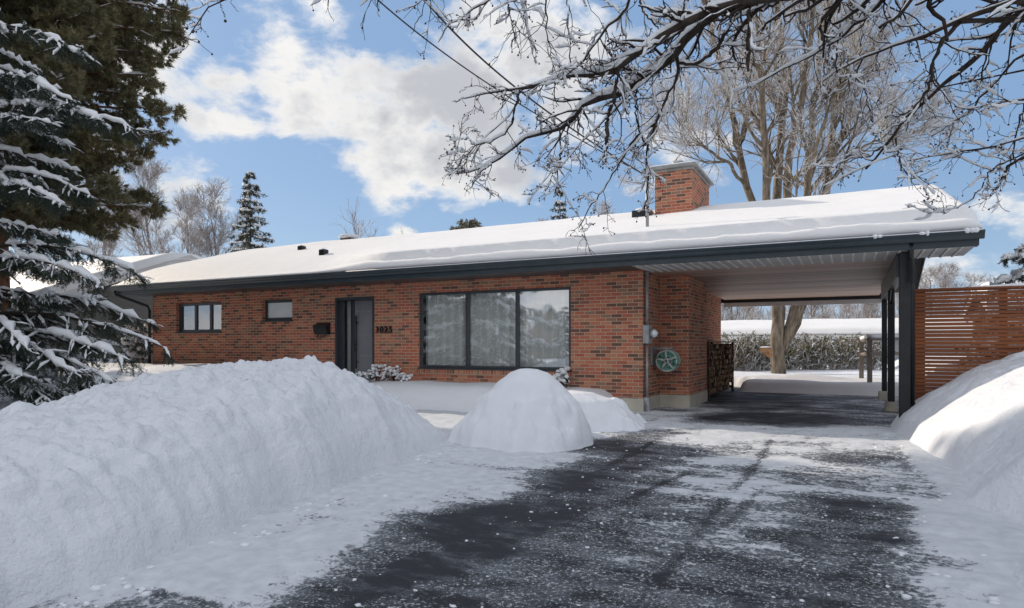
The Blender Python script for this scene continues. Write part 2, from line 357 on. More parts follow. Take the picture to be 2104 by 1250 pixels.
# ------------------------------------------------------------------ snow banks
def chunks(x, y, sc_, seed, rmin, rmax, prob=1.0):
    """half-buried rounded clods, one per cell of size sc_"""
    i0, j0 = np.floor(x/sc_), np.floor(y/sc_); h = np.zeros_like(x)
    for di in (-1, 0, 1):
        for dj in (-1, 0, 1):
            i, j = i0+di, j0+dj; cx, cy = (i+vhash(i, j, seed))*sc_, (j+vhash(i, j, seed+1))*sc_
            r = rmin+(rmax-rmin)*vhash(i, j, seed+2)**2; r = np.where(vhash(i, j, seed+3) < prob, r, 0)
            h = np.maximum(h, np.sqrt(np.maximum(0, r*r-(x-cx)**2-((y-cy)*(.7+.6*vhash(i, j, seed+4)))**2))*(.6+.6*vhash(i, j, seed+5)))
    return h
def bank_left():
    gx = np.arange(-10.2, -3.3, .028); gy = np.arange(-1, 8.6, .028); X, Y = np.meshgrid(gx, gy)
    foot = -3.75-.131*Y+.09*vfbm(Y*1.5, Y*0, 4, 7); t = foot-X
    h = np.interp(Y, [-3, 0, 2.3, 3.2, 4, 4.8, 5.6, 6.1, 6.5, 6.9, 7.2, 7.45, 7.6], [.62, .74, .81, .92, 1.06, 1.17, 1.22, 1.18, 1.02, .80, .60, .32, 0])
    h = h*.945*(1+.05*vfbm(Y*.9, X*.3, 3, 12))
    prof = np.interp(t, [-.4, 0, .05, .13, .38, .68, 1.1, 1.6, 2.4, 3.6, 5, 7], [-.2, 0, .20, .36, .64, .84, .95, 1.0, .97, .66, .45, .35])
    z = h*prof
    lum = np.abs(vfbm(X*3.0, Y*3.0, 5, 40, .55)); lum2 = np.abs(vfbm(X*7, Y*7, 4, 44, .6))
    up = vsm(.25, .9, prof); z = z+(.085*lum+.09*lum2)*up*vsm(.05, .5, h)+.045*vfbm(X*9, Y*9, 3, 47)*up
    streak = vfbm(Y*6.5, t*.7, 3, 60); z = z+.05*streak*vsm(.03, .25, prof)*(1-up)*vsm(.1, .5, h)
    ck = np.maximum(chunks(X, Y, .34, 301, .04, .17, .75), chunks(X, Y, .13, 331, .015, .06, .8)); z = z+.38*ck*(.25+.75*up)*vsm(.02, .12, prof)*vsm(.1, .5, h)
    z = z+.022*vfbm(X*14, Y*14, 3, 61)
    Z = drv(Y)-.03+z-.25*vsm(-.05, -.35, t)
    return grid_mesh(X, Y, Z)
V, F = bank_left()
tag(link_mesh('snow_bank', V, F, M['bank'], smoothed=True, loc=(-6, 3, -.2)), 'long lumpy plowed snow bank along the driveway in front of the front door', 'snow bank')
def bank_right():
    gx = np.arange(.2, 7.5, .04); gy = np.arange(-3, 11.75, .04); X, Y = np.meshgrid(gx, gy)
    foot = np.interp(Y, [-3, 4.7, 6.0, 6.5, 7.2, 8.5, 10.2, 11, 11.7], [.72, .8, 1.02, .78, .9, .85, .52, .5, .5])+.05*vfbm(Y*1.7, Y*0, 3, 70)
    t = X-foot
    near = np.interp(t, [-.4, 0, .15, .5, 1.0, 1.6, 2.4, 4, 7], [-.2, 0, .14, .48, .84, 1.06, 1.2, 1.28, 1.2])
    far = np.interp(t, [-.4, 0, .15, .5, 1.0, 1.6, 2.4, 4, 7], [-.2, 0, .26, .54, .84, 1.10, 1.30, 1.40, 1.3])
    w = vsm(6.5, 9.5, Y); z = near*(1-w)+far*w
    z = z+(.07*vfbm(X*1.2, Y*1.2, 4, 71)+.07*np.abs(vfbm(X*1.5+Y*.5, Y*2.0-X*.4, 3, 77)))*vsm(0, .6, t)
    z = z-.16*np.exp(-((Y-6.15-.25*t)/.16)**2)*vsm(0, .5, t)*vsm(2.6, 1.4, t)
    z = z*vsm(-3, -2, Y)+.012*vfbm(X*9, Y*9, 4, 72)*vsm(0, .3, t)+.6*np.maximum(chunks(X, Y, .5, 401, .03, .16, .5), chunks(X, Y, .15, 431, .01, .06, .6))*vsm(.02, .3, t)*(.35+.65*vsm(.7, 1.5, t))
    z = z+.022*vfbm(Y*5, t*.8, 3, 73)*vsm(.05, .3, t)*vsm(1.4, .6, t)
    Z = drv(Y)-.03+z-.25*vsm(-.05, -.35, t)
    return grid_mesh(X, Y, Z)
V, F = bank_right()
tag(link_mesh('snow_bank', V, F, M['bank'], smoothed=True, loc=(2, 6, -.2)), 'smooth wind-rounded snow bank against the slatted cedar fence', 'snow bank')
def mound(c, r, h, prof, seed, sx=1, sy=1, n1=.05):
    g = np.linspace(-1.25, 1.25, 130); A, B = np.meshgrid(g, g); q = np.sqrt(A*A+B*B)
    q = q*(1+.10*A-.06*B)*(1+.24*vfbm(A*1.6, B*1.6, 3, seed))
    rim = vsm(.35, .75, q)*vsm(1.15, .95, q); z = h*np.interp(q, *zip(*prof))+n1*vfbm(A*3, B*3, 4, seed+1)*vsm(.3, .7, q)*vsm(1.2, .95, q)+(.035*vfbm(A*8, B*8, 4, seed+2)+.9*chunks(A*r, B*r, .24, seed+9, .03, .13, .8))*rim+.02*vfbm(A*2, B*2, 3, seed+3)
    return grid_mesh(c[0]+A*r*sx, c[1]+B*r*sy, c[2]+z)
V, F = mound((-3.80, 7.85, -.1), .98, 1.02, [(0,1),(.12,.99),(.25,.945),(.42,.82),(.6,.64),(.75,.48),(.86,.34),(.95,.19),(1.0,0),(1.25,-.12)], 80, 1.03, 1, .09)
tag(link_mesh('snow_mound', V, F, M['snow'], smoothed=True, loc=(-3.85, 7.85, -.1)), 'tall cone-shaped mound of snow in front of the picture window', 'snow mound')
V, F = mound((-3.9, 9.6, 0), .95, .52, [(0,1),(.3,.93),(.55,.72),(.8,.36),(1.0,0),(1.25,-.1)], 84, 1.25, 1)
tag(link_mesh('snow_mound', V, F, M['snow'], smoothed=True, loc=(-3.9, 9.6, 0)), 'low rounded snow heap by the concrete foot of the house corner', 'snow mound')
# loose crumbs of snow along the bank feet and over the asphalt
rng = random.Random(5); mb = MB()
for i in range(1500):
    if i < 600: y = rng.uniform(1.6, 8); x = float(xl(np.array(y)))+abs(rng.gauss(0, .16))-.1; r = rng.uniform(.006, .036)*rng.uniform(.4, 1)**2
    elif i < 1000: y = rng.uniform(3, 10); x = float(xr(np.array(y)))-abs(rng.gauss(0, .3))+.05; r = rng.uniform(.006, .03)*rng.uniform(.4, 1)**2
    else: y = rng.uniform(2.2, 9.5); x = rng.uniform(-3.6, .7); r = rng.uniform(.004, .016)*rng.uniform(.5, 1)
    mb.blob((x, y, float(drv(np.array(y)))+r*.45), (r*rng.uniform(.8, 1.5), r*rng.uniform(.8, 1.4), r*.6), 6, 4, .34, rng)
tag(mb.build('snow_crumbs', M['snow'], None, True), 'loose crumbs of snow scattered over the icy driveway', 'snow crumbs', kind='stuff')
# ------------------------------------------------------------------ the brick house
XA, YA, ZS, ZF, XB, YI, YB, YE2 = -3.386, 11.789, 2.597, .247, -2.807, 12.976, 14.756, 19.912
XL, XG, XE0, XE1 = -17.421, .75, -17.9, 1.55
house = empty('brick_house', (-10, 15.8, 0), 'long low red-brown brick bungalow with snowy roof, slate trim and attached carport', 'house')
def holed(mb, x0, x1, z0, z1, y, holes, depth):
    xs = sorted({x0, x1, *[h[0] for h in holes], *[h[1] for h in holes]}); zs = sorted({z0, z1, *[h[2] for h in holes], *[h[3] for h in holes]})
    for a, b in zip(xs, xs[1:]):
        for c, d in zip(zs, zs[1:]):
            if any(h[0] <= a and b <= h[1] and h[2] <= c and d <= h[3] for h in holes): continue
            mb.quad((a, y, c), (b, y, c), (b, y, d), (a, y, d))
    for h0, h1, k0, k1 in holes:
        mb.quad((h0, y, k0), (h0, y+depth, k0), (h0, y+depth, k1), (h0, y, k1)); mb.quad((h1, y, k0), (h1, y, k1), (h1, y+depth, k1), (h1, y+depth, k0))
        mb.quad((h0, y, k1), (h0, y+depth, k1), (h1, y+depth, k1), (h1, y, k1)); mb.quad((h0, y, k0), (h1, y, k0), (h1, y+depth, k0), (h0, y+depth, k0))
def X_at(u): r = ray(u, 700); return float(r[0]*YA/r[1])
def Z_at(u, v): return float(at_Y(u, v, YA)[2])
W3 = (-8.349, -4.802, .742, 2.360)
W1 = (-16.42, -14.62, 1.575, 2.372)
W2 = (X_at(538.5), X_at(600.5), Z_at(570, 659), Z_at(570, 615.5))
DR = (X_at(689), X_at(769), .02, 2.335)
mb = MB(); holed(mb, XL, XA, ZF, ZS+.05, YA, [W1, W2, W3, DR], .16)
front = mb.build('front_wall', M['brick'], house)
mb = MB()
for (x, y), (x2, y2) in zip([(XA, YA), (XA, YI), (XB, YI), (XB, YB), (XA, YB), (XA, YE2), (XL, YE2), (XL, YA)], [(XA, YI), (XB, YI), (XB, YB), (XA, YB), (XA, YE2), (XL, YE2), (XL, YA), (XL, YA)]):
    if (x, y) != (x2, y2): mb.quad((x, y, ZF), (x2, y2, ZF), (x2, y2, ZS+.05), (x, y, ZS+.05))
mb.build('side_wall', M['brick'], house)
mb = MB(); f = .012
mb.prism([(XL-f, YA-f), (XA+f, YA-f), (XA+f, YI-f), (XB+f, YI-f), (XB+f, YB+f), (XA+f, YB+f), (XA+f, YE2+f), (XL-f, YE2+f)], 'z', -.25, ZF)
mb.build('foundation', M['concrete'], house)
mb = MB(); mb.box(W3[0]-.05, W3[1]+.05, YA-.012, YA+.02, W3[2]-.135, W3[2]-.028); mb.build('brick_sill', M['soldier'], house)
# windows
m, n, bs = mat('window_glass'); nt = n.t; nt.nodes.remove(bs)
tr = n.n('BsdfTransparent'); tr.inputs[0].default_value = (.99, 1, .99, 1); gl = n.n('BsdfGlossy'); gl.inputs['Roughness'].default_value = .015; gl.inputs[0].default_value = (.95, .97, 1, 1)
p = n.pos(); bb = n.n('Bump'); bb.inputs['Strength'].default_value = .04; bb.inputs['Distance'].default_value = .02; n.put(bb.inputs['Height'], n.noise(p, 1.3, 2)); nt.links.new(bb.outputs[0], gl.inputs['Normal'])
lw = n.n('LayerWeight'); lw.inputs[0].default_value = .35; ms = n.n('MixShader'); n.put(ms.inputs[0], n.maprange(lw.outputs['Fresnel'], 0, 1, .34, .93, False))
nt.links.new(tr.outputs[0], ms.inputs[1]); nt.links.new(gl.outputs[0], ms.inputs[2]); nt.links.new(ms.outputs[0], [q for q in nt.nodes if q.bl_idname == 'ShaderNodeOutputMaterial'][0].inputs[0]); M['glass'] = m
M['curtain'] = plain('sheer_curtain', (.88, .91, .89), (.94, .95, .94), 2, .8)
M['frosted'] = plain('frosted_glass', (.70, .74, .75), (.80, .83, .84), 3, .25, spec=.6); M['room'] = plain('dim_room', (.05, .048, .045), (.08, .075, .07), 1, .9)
def window(w, cols, fr, y0=.085, sash=None, curtain=True, frosted=False):
    x0, x1, z0, z1 = w; yf = YA+y0
    mb = MB(); t = fr
    mb.bbox(x0+.002, x0+t, yf-.03, yf+.05, z0+.002, z1-.002); mb.bbox(x1-t, x1-.002, yf-.03, yf+.05, z0+.002, z1-.002)
    mb.bbox(x0+t, x1-t, yf-.028, yf+.05, z0+.002, z0+t); mb.bbox(x0+t, x1-t, yf-.028, yf+.05, z1-t, z1-.002)
    for c, wd in cols: mb.bbox(c-wd/2, c+wd/2, yf-.034, yf+.05, z0+t, z1-t)
    fo = mb.build('window', M['frame'], house)
    ed = [x0+t]+[v for c, wd in cols for v in (c-wd/2, c+wd/2)]+[x1-t]
    for a, b in zip(ed[::2], ed[1::2]):
        MB().quad((a, yf, z0+t), (b, yf, z0+t), (b, yf, z1-t), (a, yf, z1-t)).build('pane', M['frosted'] if frosted else M['glass'], fo)
    sl = MB(); sl.bbox(x0-.03, x1+.03, YA-.035, YA+.06, z0-.028, z0+.001); sl.build('sill', M['frame'], fo)
    if curtain:
        cm = MB(); k = int((x1-x0)/.03); r = random.Random(9); ph = 0; prev = None
        for i in range(k+1):
            x = lerp(x0+.02, x1-.02, i/k); ph += r.uniform(.5, 1.3); y = yf+.12+.07*math.sin(ph)
            q = cm.v((x, y, z0-.1), (x, y+.004, z1))
            if prev is not None: cm.f(prev, q, q+1, prev+1)
            prev = q
        cm.build('curtain', M['curtain'], fo, True)
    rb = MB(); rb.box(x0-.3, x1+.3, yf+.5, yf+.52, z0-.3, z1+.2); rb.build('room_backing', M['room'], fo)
Xm = lambda u: float((lambda r: r[0]*(YA+.06)/r[1])(ray(u, 700)))
window(W3, [(Xm(961), .075), (Xm(1063.5), .075)], .055, .06)
window(W1, [(Xm(400), .085), (Xm(431), .085)], .075, .12, curtain=False)
window(W2, [], .075, .13, frosted=True)
# front door with sidelight
x0, x1, z0, z1 = DR; yd = YA+.30; xm = x0+(x1-x0)*.36
mb = MB()
mb.box(x0-.001, x0+.05, YA-.012, yd+.06, z0, z1); mb.box(x1-.05, x1+.001, YA-.012, yd+.06, z0, z1); mb.box(x0+.05, x1-.05, YA-.01, yd+.06, z1-.06, z1+.001)
dr = mb.build('door_frame', M['frame'], house)
X_d = lambda u: float((lambda r: r[0]*yd/r[1])(ray(u, 700)))
a0, a1 = X_d(705), X_d(722)
mb = MB(); mb.bbox(x0+.05, a0, yd-.02, yd+.05, z0, z1-.06); mb.bbox(a1, a1+.10, yd-.03, yd+.05, z0, z1-.06); mb.bbox(a0, a1, yd-.018, yd+.05, z0, .16); mb.build('sidelight_frame', M['frame'], dr)
MB().quad((a0, yd, .16), (a1, yd, .16), (a1, yd, z1-.06), (a0, yd, z1-.06)).build('sidelight_pane', M['glass'], dr)
rb = MB(); rb.box(a0-.1, a1+.1, yd+.06, yd+.08, 0, z1); rb.build('reflection_backing', M['curtain'], dr)  # pale sheet stands in for the white reflection in the sidelight
d0 = a1+.105; mb = MB(); mb.bbox(d0, x1-.052, yd-.008, yd+.04, .03, z1-.062, .004); door = mb.build('door', M['door'], dr)
mb = MB()
for z in (2.02, 1.47, .98, .50): MB().box(d0+.03, x1-.06, yd-.012, yd-.004, z-.009, z+.009).build('inlay_strip', M['greymetal'], door)
mb = MB(); hx = d0+.10; mb.tube([(hx, yd-.075, .68), (hx, yd-.075, 1.92)], .018, 10)
for z in (.84, 1.76): mb.tube([(hx, yd-.075, z), (hx, yd+.0, z)], .014, 8)
mb.build('handle', M['black'], door, True)
for z in (1.24, 1.12): MB().blob((d0+.045, yd-.02, z), (.03, .02, .035)).build('lock', M['black'], door, True)
mb = MB(); mb.bbox(x0-.15, x1+.15, YA-.55, YA-.013, -.1, .03, .01); mb.build('door_step', M['concrete'], house)
# roof deck, fascia, gutter, soffit, carport
Yf, Yr, Yb = 11.006, 15.85, 20.69; PIT = .3; ZE = 2.80
def deck(y): return ZE+PIT*(Yr-Yf-abs(y-Yr))
mb = MB(); mb.prism([(Yf+.001, ZE), (Yr, deck(Yr)), (Yb-.001, ZE), (Yb-.001, ZE-.14), (Yr, deck(Yr)-.14), (Yf+.001, ZE-.14)], 'x', XE0, XE1)
roof = mb.build('roof', M['shingle'], house)
for x in (XL, XG-.06): MB().prism([(Yf+.05, ZS+.055), (Yr, deck(Yr)-.15), (Yb-.05, ZS+.055)], 'x', x, x+.05).build('gable_wall', M['slate'], house)
mb = MB(); mb.bbox(XE0, XE1, Yf-.022, Yf, ZS-.004, ZE-.003); mb.build('fascia', M['slate'], house)
for x in (XE0-.02, XE1): MB().prism([(Yf, ZS+.01), (Yf, ZE-.005), (Yr, deck(Yr)-.005), (Yb, ZE-.005), (Yb, ZS+.01), (Yb-.2, ZS+.01), (Yr, deck(Yr)-.2), (Yf+.2, ZS+.01)], 'x', x, x+.02).build('rake_board', M['slate'], house)
mb = MB(); mb.box(XE0, XG, Yb, Yb+.022, ZS-.09, ZE-.003); mb.build('rear_fascia', M['black'], house)
mb = MB(); g0 = Yf-.023
prof = [(g0, 2.688), (g0-.055, 2.688), (g0-.075, 2.715), (g0-.08, 2.745), (g0-.105, 2.772), (g0-.112, 2.80), (g0-.100, 2.80), (g0-.094, 2.775), (g0-.07, 2.75), (g0-.065, 2.72), (g0-.05, 2.70), (g0-.005, 2.70), (g0-.005, 2.796), (g0, 2.796)]
mb.prism(prof, 'x', XE0-.05, XE1+.07); gut = mb.build('gutter', M['slate'], house)
for i in range(12):
    x = XE0+.6+i*1.66; MB().box(x, x+.03, g0-.113, g0-.02, 2.797, 2.804).build('gutter_strap', M['slate'], gut)
mb = MB(); x = X_at(259)-.1; mb.tube([(-17.75, g0-.05, 2.69), (-17.75, g0-.04, 2.6), (-17.5, YA-.10, 2.32), (-17.47, YA-.06, 2.2), (-17.47, YA-.06, .3)], .04, 8); mb.build('downspout', M['black'], house, True)
mb = MB(); mb.box(XE0+.02, XA+.01, Yf, YA+.1, ZS, ZS+.02); mb.build('shade_toned_soffit', M['slate'], house)  # dark slate colour puts the eave's shade into this soffit
mb = MB(); mb.box(XA+.012, XE1-.02, Yf, 12.117, ZS, ZS+.02)
so = mb.build('soffit', M['soffit'], house)
mb = MB(); x = XA+.1
while x < XE1-.1: mb.box(x, x+.03, Yf+.03, 12.10, ZS-.014, ZS-.001); x += .15
mb.build('soffit_rib', M['whitepaint'], so)
mb = MB(); mb.box(XA+.002, XG-.062, 12.118, Yb-.03, ZS+.002, ZS+.022); mb.build('carport_ceiling', M['ceiling'], house)
mb = MB(); mb.box(XA-.05, XG, Yb+.03, Yb+.05, ZS-.21, ZS-.085); mb.build('rear_drip_trim', M['whitepaint'], house)
mb = MB(); mb.bbox(.598, .728, 11.3, 16.98, 2.236, ZS-.001); mb.build('carport_beam', M['frame'], house)
mb = MB(); mb.bbox(.728, .80, 11.03, 11.10, 2.15, ZS+.0); mb.tube([(.765, 11.0, 2.70), (.765, 11.03, 2.5), (.80, 11.24, 2.30), (.80, 11.33, 2.1), (.80, 11.33, .2)], .038, 8); mb.build('carport_downspout', M['black'], house, True)
for y, w, zb in ((11.25, .145, .0), (14.11, .115, .18), (16.92, .105, .20)):
    mb = MB(); xp = .663 if y > 12 else .70; mb.bbox(xp-w/2, xp+w/2, y-w/2, y+w/2, zb, 2.24 if y > 12 else ZS, .008); po = mb.build('carport_post', M['black'], house)
    if y > 12:
        mb = MB(); mb.tube([(.663, y, -.02), (.663, y, zb)], [.12, .10], 14) if y < 15 else mb.bbox(.663-.12, .663+.12, y-.12, y+.12, -.02, zb, .02); mb.build('footing', M['concrete'], po)
        mb = MB(); 
        if y < 15: mb.tube([(.665, y-.02, 2.0), (.665, y-.5, 2.25)], .03, 6); mb.tube([(.665, y+.02, 2.0), (.665, y+.5, 2.25)], .03, 6); mb.build('knee_brace', M['black'], po)
# chimney
cX1 = -3.02; cX0 = cX1-.80; cY0, cY1 = 14.25, 16.15
mb = MB()
for q in (((cX0, cY0), (cX1, cY0)), ((cX1, cY0), (cX1, cY1)), ((cX1, cY1), (cX0, cY1)), ((cX0, cY1), (cX0, cY0))):
    (a, b), (c, d) = q; mb.quad((a, b, 3.4), (c, d, 3.4), (c, d, 5.03), (a, b, 5.03))
ch = mb.build('chimney', M['brick'], house)
mb = MB(); mb.bbox(cX0-.03, cX1+.03, cY0-.03, cY1+.03, 5.0, 5.05, .008); mb.bbox(cX0-.10, cX1+.10, cY0-.10, cY1+.10, 5.052, 5.11, .012); mb.build('chimney_cap', plain('grey_cap_concrete', (.22, .22, .21), (.34, .34, .33), 6, .9, .2), ch)
mb = MB(); mb.bbox(cX0-.09, cX1+.09, cY0-.09, cY1+.09, 5.111, 5.145, .016); mb.build('cap_snow', M['snow'], ch)
mb = MB(); cx, cy = (cX0+cX1)/2+.02, cY0+.45; mb.tube([(cx, cy, 5.14), (cx, cy, 5.25)], .12, 14); mb.tube([(cx, cy, 5.25), (cx, cy, 5.27), (cx, cy, 5.31)], [.17, .17, .10], 14); mb.build('flue', M['greymetal'], ch, True)
# roof vents
def on_roof(u, v, thick=.3):
    r = ray(u, v); t = (ZE+thick-PIT*Yf-EYE)/(r[2]-PIT*r[1]); return CAM+r*t
vent_m = M['black']
for u, v in ((620, 515), (665, 523.5)):
    q = on_roof(u, v); mb = MB(); mb.bbox(q[0]-.085, q[0]+.085, q[1]-.085, q[1]+.085, q[2]-.35, q[2]+.12, .01); ve = mb.build('plumbing_vent', vent_m, house)
    mb = MB(); mb.blob((q[0], q[1], q[2]+.125), (.075, .075, .03)); mb.build('vent_snow', M['snow'], ve, True)
q = at_depth(718, 492, 20.3); mb = MB(); mb.bbox(q[0]-.2, q[0]+.2, q[1]-.2, q[1]+.2, 4.2, q[2]+.05, .01); ve = mb.build('roof_vent', plain('brown_vent_metal', (.08, .055, .045), (.13, .09, .07), 5, .5), house)
mb = MB(); mb.blob((q[0], q[1], q[2]+.07), (.34, .34, .08)); mb.build('vent_snow', M['snow'], ve, True)
q = at_depth(1323, 436, 14.6); mb = MB(); mb.bbox(q[0]-.22, q[0]+.17, q[1]-.2, q[1]+.25, 3.9, q[2]+.015, .01); ve = mb.build('roof_vent', M['black'], house)
mb = MB(); mb.blob((q[0], q[1], q[2]+.03), (.2, .22, .06)); mb.build('vent_snow', M['snow'], ve, True)
# snow blanket on the roof
def roof_snow():
    xs = np.concatenate([np.linspace(XE0-.06, XE0+.5, 14), np.arange(XE0+.58, XE1-.45, .07), np.linspace(XE1-.43, XE1+.04, 16)])
    P, N = [], 0
    for x in xs:
        e = min(x-(XE0-.06), XE1+.04-x); ed = math.sqrt(max(0, 1-(1-min(1, e/.2))**2)); k = smooth(-10.8, -8.6, x)
        nz = lambda s, f=1.0: float(vfbm(np.array(x*f), np.array(s*3.1), 4, 90))
        w1 = .045*nz(1, 1.3)+.02*nz(5, 5); w2 = .05*nz(2, .9)+.025*nz(6, 4)
        th = .315+.02*nz(3, .5)
        thin = [(-.085, .012), (-.10, .03), (-.085, .055), (-.03, .085), (.05, .105), (.12, .125), (.22, .155), (.4, .20), (.7, .27), (1.1, .31), (1.8, .325)]
        thick = [(-.03, .012), (-.085, .03), (-.10+w1*.4, .10), (-.085+w1*.5, .165+w1), (-.05, .185+w1), (.09+w2, .19+w1), (.105+w2, .215+w1*.7), (.125+w2, .345+w2*.4), (.16+w2, .36), (.5, .35), (1.4, .335)]
        col = []
        for (a, b), (c, d) in zip(thin, thick):
            dy = lerp(a, c, k); dz = lerp(b, d, k); col.append((Yf+dy, ZE+PIT*max(dy, 0)+dz*(ed if dy > -.02 else lerp(.4, 1, ed))))
        for y in np.concatenate([np.linspace(Yf+2.2, Yr-.6, 14), np.linspace(Yr-.4, Yr+.4, 7), np.linspace(Yr+.7, Yb-.1, 10)]):
            rd = .05*math.exp(-((y-Yr)/.35)**2); col.append((y, deck(y)-rd*1.5+(th+.025*float(vfbm(np.array(x*.7), np.array(y*.7), 3, 95)))*ed+.003))
        col.append((Yb+.04, ZE+.2*ed)); col.append((Yb+.02, ZE+.01))
        P.append([(x+.05*ed*(1 if x > 0 else -1)*0, y, z) for y, z in col])
    P = np.array(P); q = np.arange(P.shape[0]*P.shape[1]).reshape(P.shape[:2])
    F = np.stack([q[:-1, :-1], q[1:, :-1], q[1:, 1:], q[:-1, 1:]], -1).reshape(-1, 4)
    return P.reshape(-1, 3), F
V, F = roof_snow()
tag(link_mesh('roof_snow', V, F, M['roofsnow'], smoothed=True, loc=(-8, 15.8, 3)), 'thick white blanket of snow lying over the roof of the brick bungalow', 'roof snow')
mb = MB(); r = random.Random(3)
for u in (1798, 1808, 1895, 1906, 1988, 1998, 2006): x = float(at_Y(u, 480, g0-.1)[0]); mb.blob((x, g0-.085, 2.80), (r.uniform(.03, .06), .045, r.uniform(.025, .045)), 8, 5, .1, r)
mb.tube([(-9.6, g0-.106, 2.802), (XE1+.05, g0-.106, 2.802)], .009, 5)
tag(mb.build('gutter_snow', M['snow'], None, True), 'small white snow lumps and rim sitting on the slate gutter edge', 'gutter snow')
# ------------------------------------------------------------------ small things on the house
q = at_Y(659, 676, YA-.11); t = empty('mailbox', (q[0], YA-.005, q[2]), 'small black mailbox on the brick left of the front door', 'mailbox')
mb = MB(); a, c = q[0]-.20, q[0]+.20; mb.prism([(YA-.006, q[2]-.13), (YA-.11, q[2]-.13), (YA-.15, q[2]-.02), (YA-.15, q[2]+.07), (YA-.006, q[2]+.13)], 'x', a, c); mb.build('box', M['black'], t)
mb = MB(); mb.prism([(YA-.006, q[2]+.134), (YA-.165, q[2]+.072), (YA-.165, q[2]+.05), (YA-.006, q[2]+.15)], 'x', a-.012, c+.012); mb.build('lid', M['black'], t)
mb = MB(); mb.tube([(a+.08, YA-.05, q[2]-.13), (a+.08, YA-.12, q[2]-.20), (c-.08, YA-.12, q[2]-.20), (c-.08, YA-.05, q[2]-.13)], .008, 6); mb.build('newspaper_hook', M['black'], t)
q = at_Y(784, 676.5, YA-.02); t = empty('house_number', (q[0], YA-.03, q[2]), 'black number 3025 on the brick right of the door', 'house number')
for i, chx in enumerate('3025'):
    cu = bpy.data.curves.new('digit', 'FONT'); cu.body = chx; cu.size = .20; cu.extrude = .012; cu.align_x = 'CENTER'; cu.offset = .003; cu.materials.append(M['black'])
    o = bpy.data.objects.new('digit', cu); sc.collection.objects.link(o); bpy.context.view_layer.update(); me = bpy.data.meshes.new_from_object(o); bpy.data.objects.remove(o); me.name = 'digit'; o = bpy.data.objects.new('digit', me); sc.collection.objects.link(o); o.parent = t; o.rotation_euler = (R(90), 0, 0); o.location = (-.118+i*.124, 0, -.075)
t = empty('electric_meter', (XA+.06, 11.92, 1.4), 'grey electric meter with glass dome and long conduit at the house corner', 'electric meter')
mx, my = XA+.055, 11.87
mb = MB(); mb.bbox(XA+.002, XA+.12, my-.11, my+.13, 1.255, 1.60, .01); mb.build('meter_box', M['greymetal'], t)
m, n, bs = mat('meter_glass'); setp(n, bs, (.62, .66, .70), .12, 0, .6); M['mglass'] = m
mb = MB(); mb.tube([(XA+.12, my+.02, 1.44), (XA+.17, my+.02, 1.44)], .085, 18); mb.build('meter_ring', M['greymetal'], t, True)
mb = MB(); mb.blob((XA+.17, my+.02, 1.44), (.085, .078, .078), 16, 10); mb.build('meter_dome', M['mglass'], t, True)
mb = MB(); mb.tube([(mx, my, 1.6), (mx, my, ZS-.0)], .028, 10); mb.tube([(mx, my, .0), (mx, my, 1.255)], .026, 10); mb.bbox(mx-.05, mx+.05, my-.05, my+.05, .0, .27)
for z in (2.3, 1.95, .85, .5): mb.box(mx-.055, mx+.04, my-.012, my+.012, z, z+.02)
mb.build('conduit', M['greymetal'], t, True)
mast_top = at_depth(1330, 352, 12.1)
t = empty('service_mast', (mast_top[0], mast_top[1], 3.0), 'thin grey electric service mast rising out of the roof snow by the chimney', 'service mast')
mb = MB(); mb.tube([(mast_top[0], mast_top[1], 2.9), mast_top], .03, 10); mb.build('pole', M['greymetal'], t, True)
mb = MB(); mb.blob(mast_top+np.array([0, 0, .03]), (.06, .08, .06)); mb.tube([mast_top, mast_top+np.array([-.08, -.12, -.05])], [.04, .03], 8); mb.build('weather_head', M['greymetal'], t, True)
def wire(u0, v0, d0, umid, vmid, rad, lab):
    a = at_depth(u0, v0, d0); b = mast_top+np.array([-.08, -.12, -.05]); mid = at_depth(umid, vmid, 9.6)
    T = np.linspace(0, 1, 26); pts = [(1-s)**2*a+2*s*(1-s)*(2*mid-.5*(a+b))+s*s*b for s in T]
    mb = MB(); mb.tube(pts, rad, 6); tag(mb.build('power_cable', M['black'], None, True, loc=tuple(a)), lab, 'power cable', 'power cables to the service mast')
wire(850, -28, 7, 1072, 190, .0125, 'thicker of the two black power cables crossing the sky to the mast')
wire(745, -28, 7, 1030, 190, .009, 'thinner of the two black power cables, the one further from the chimney')
# hose reel
hc = np.array([XA+.285, 12.5, .93]); t = empty('hose_reel', tuple(hc), 'wall mounted green and white garden hose reel above the concrete base', 'hose reel')
mb = MB()
for y in (-.12, .12):
    for rr in (.195,):
        mb.tube([hc+np.array([rr*math.cos(a), y, rr*math.sin(a)]) for a in np.linspace(0, 2*math.pi, 25)], .016, 6, False)
    for k in range(5):
        a = 2*math.pi*k/5+.4; mb.tube([hc+np.array([.05*math.cos(a), y, .05*math.sin(a)]), hc+np.array([.20*math.cos(a), y, .20*math.sin(a)])], [.03, .02], 5)
    mb.tube([hc+np.array([0, y-.012, 0]), hc+np.array([0, y+.012, 0])], .06, 12)
mb.build('reel_wheel', plain('pale_reel_plastic', (.30, .36, .33), (.42, .47, .44), 8, .5), t, True)
mb = MB(); mb.tube([hc+np.array([0, -.145, 0]), hc+np.array([0, .145, 0])], .02, 8); mb.build('hub', M['black'], t)
mb = MB(); r = random.Random(2)
for i in range(16):
    a0 = r.uniform(0, 6); R0 = .10+.006*i
    mb.tube([hc+np.array([R0*math.cos(a+a0), -.1+.2*((i*5) % 16)/16, R0*math.sin(a+a0)]) for a in np.linspace(0, 2*math.pi, 19)], .0125, 6, False)
mb.build('hose', M['greensteel'], t, True)
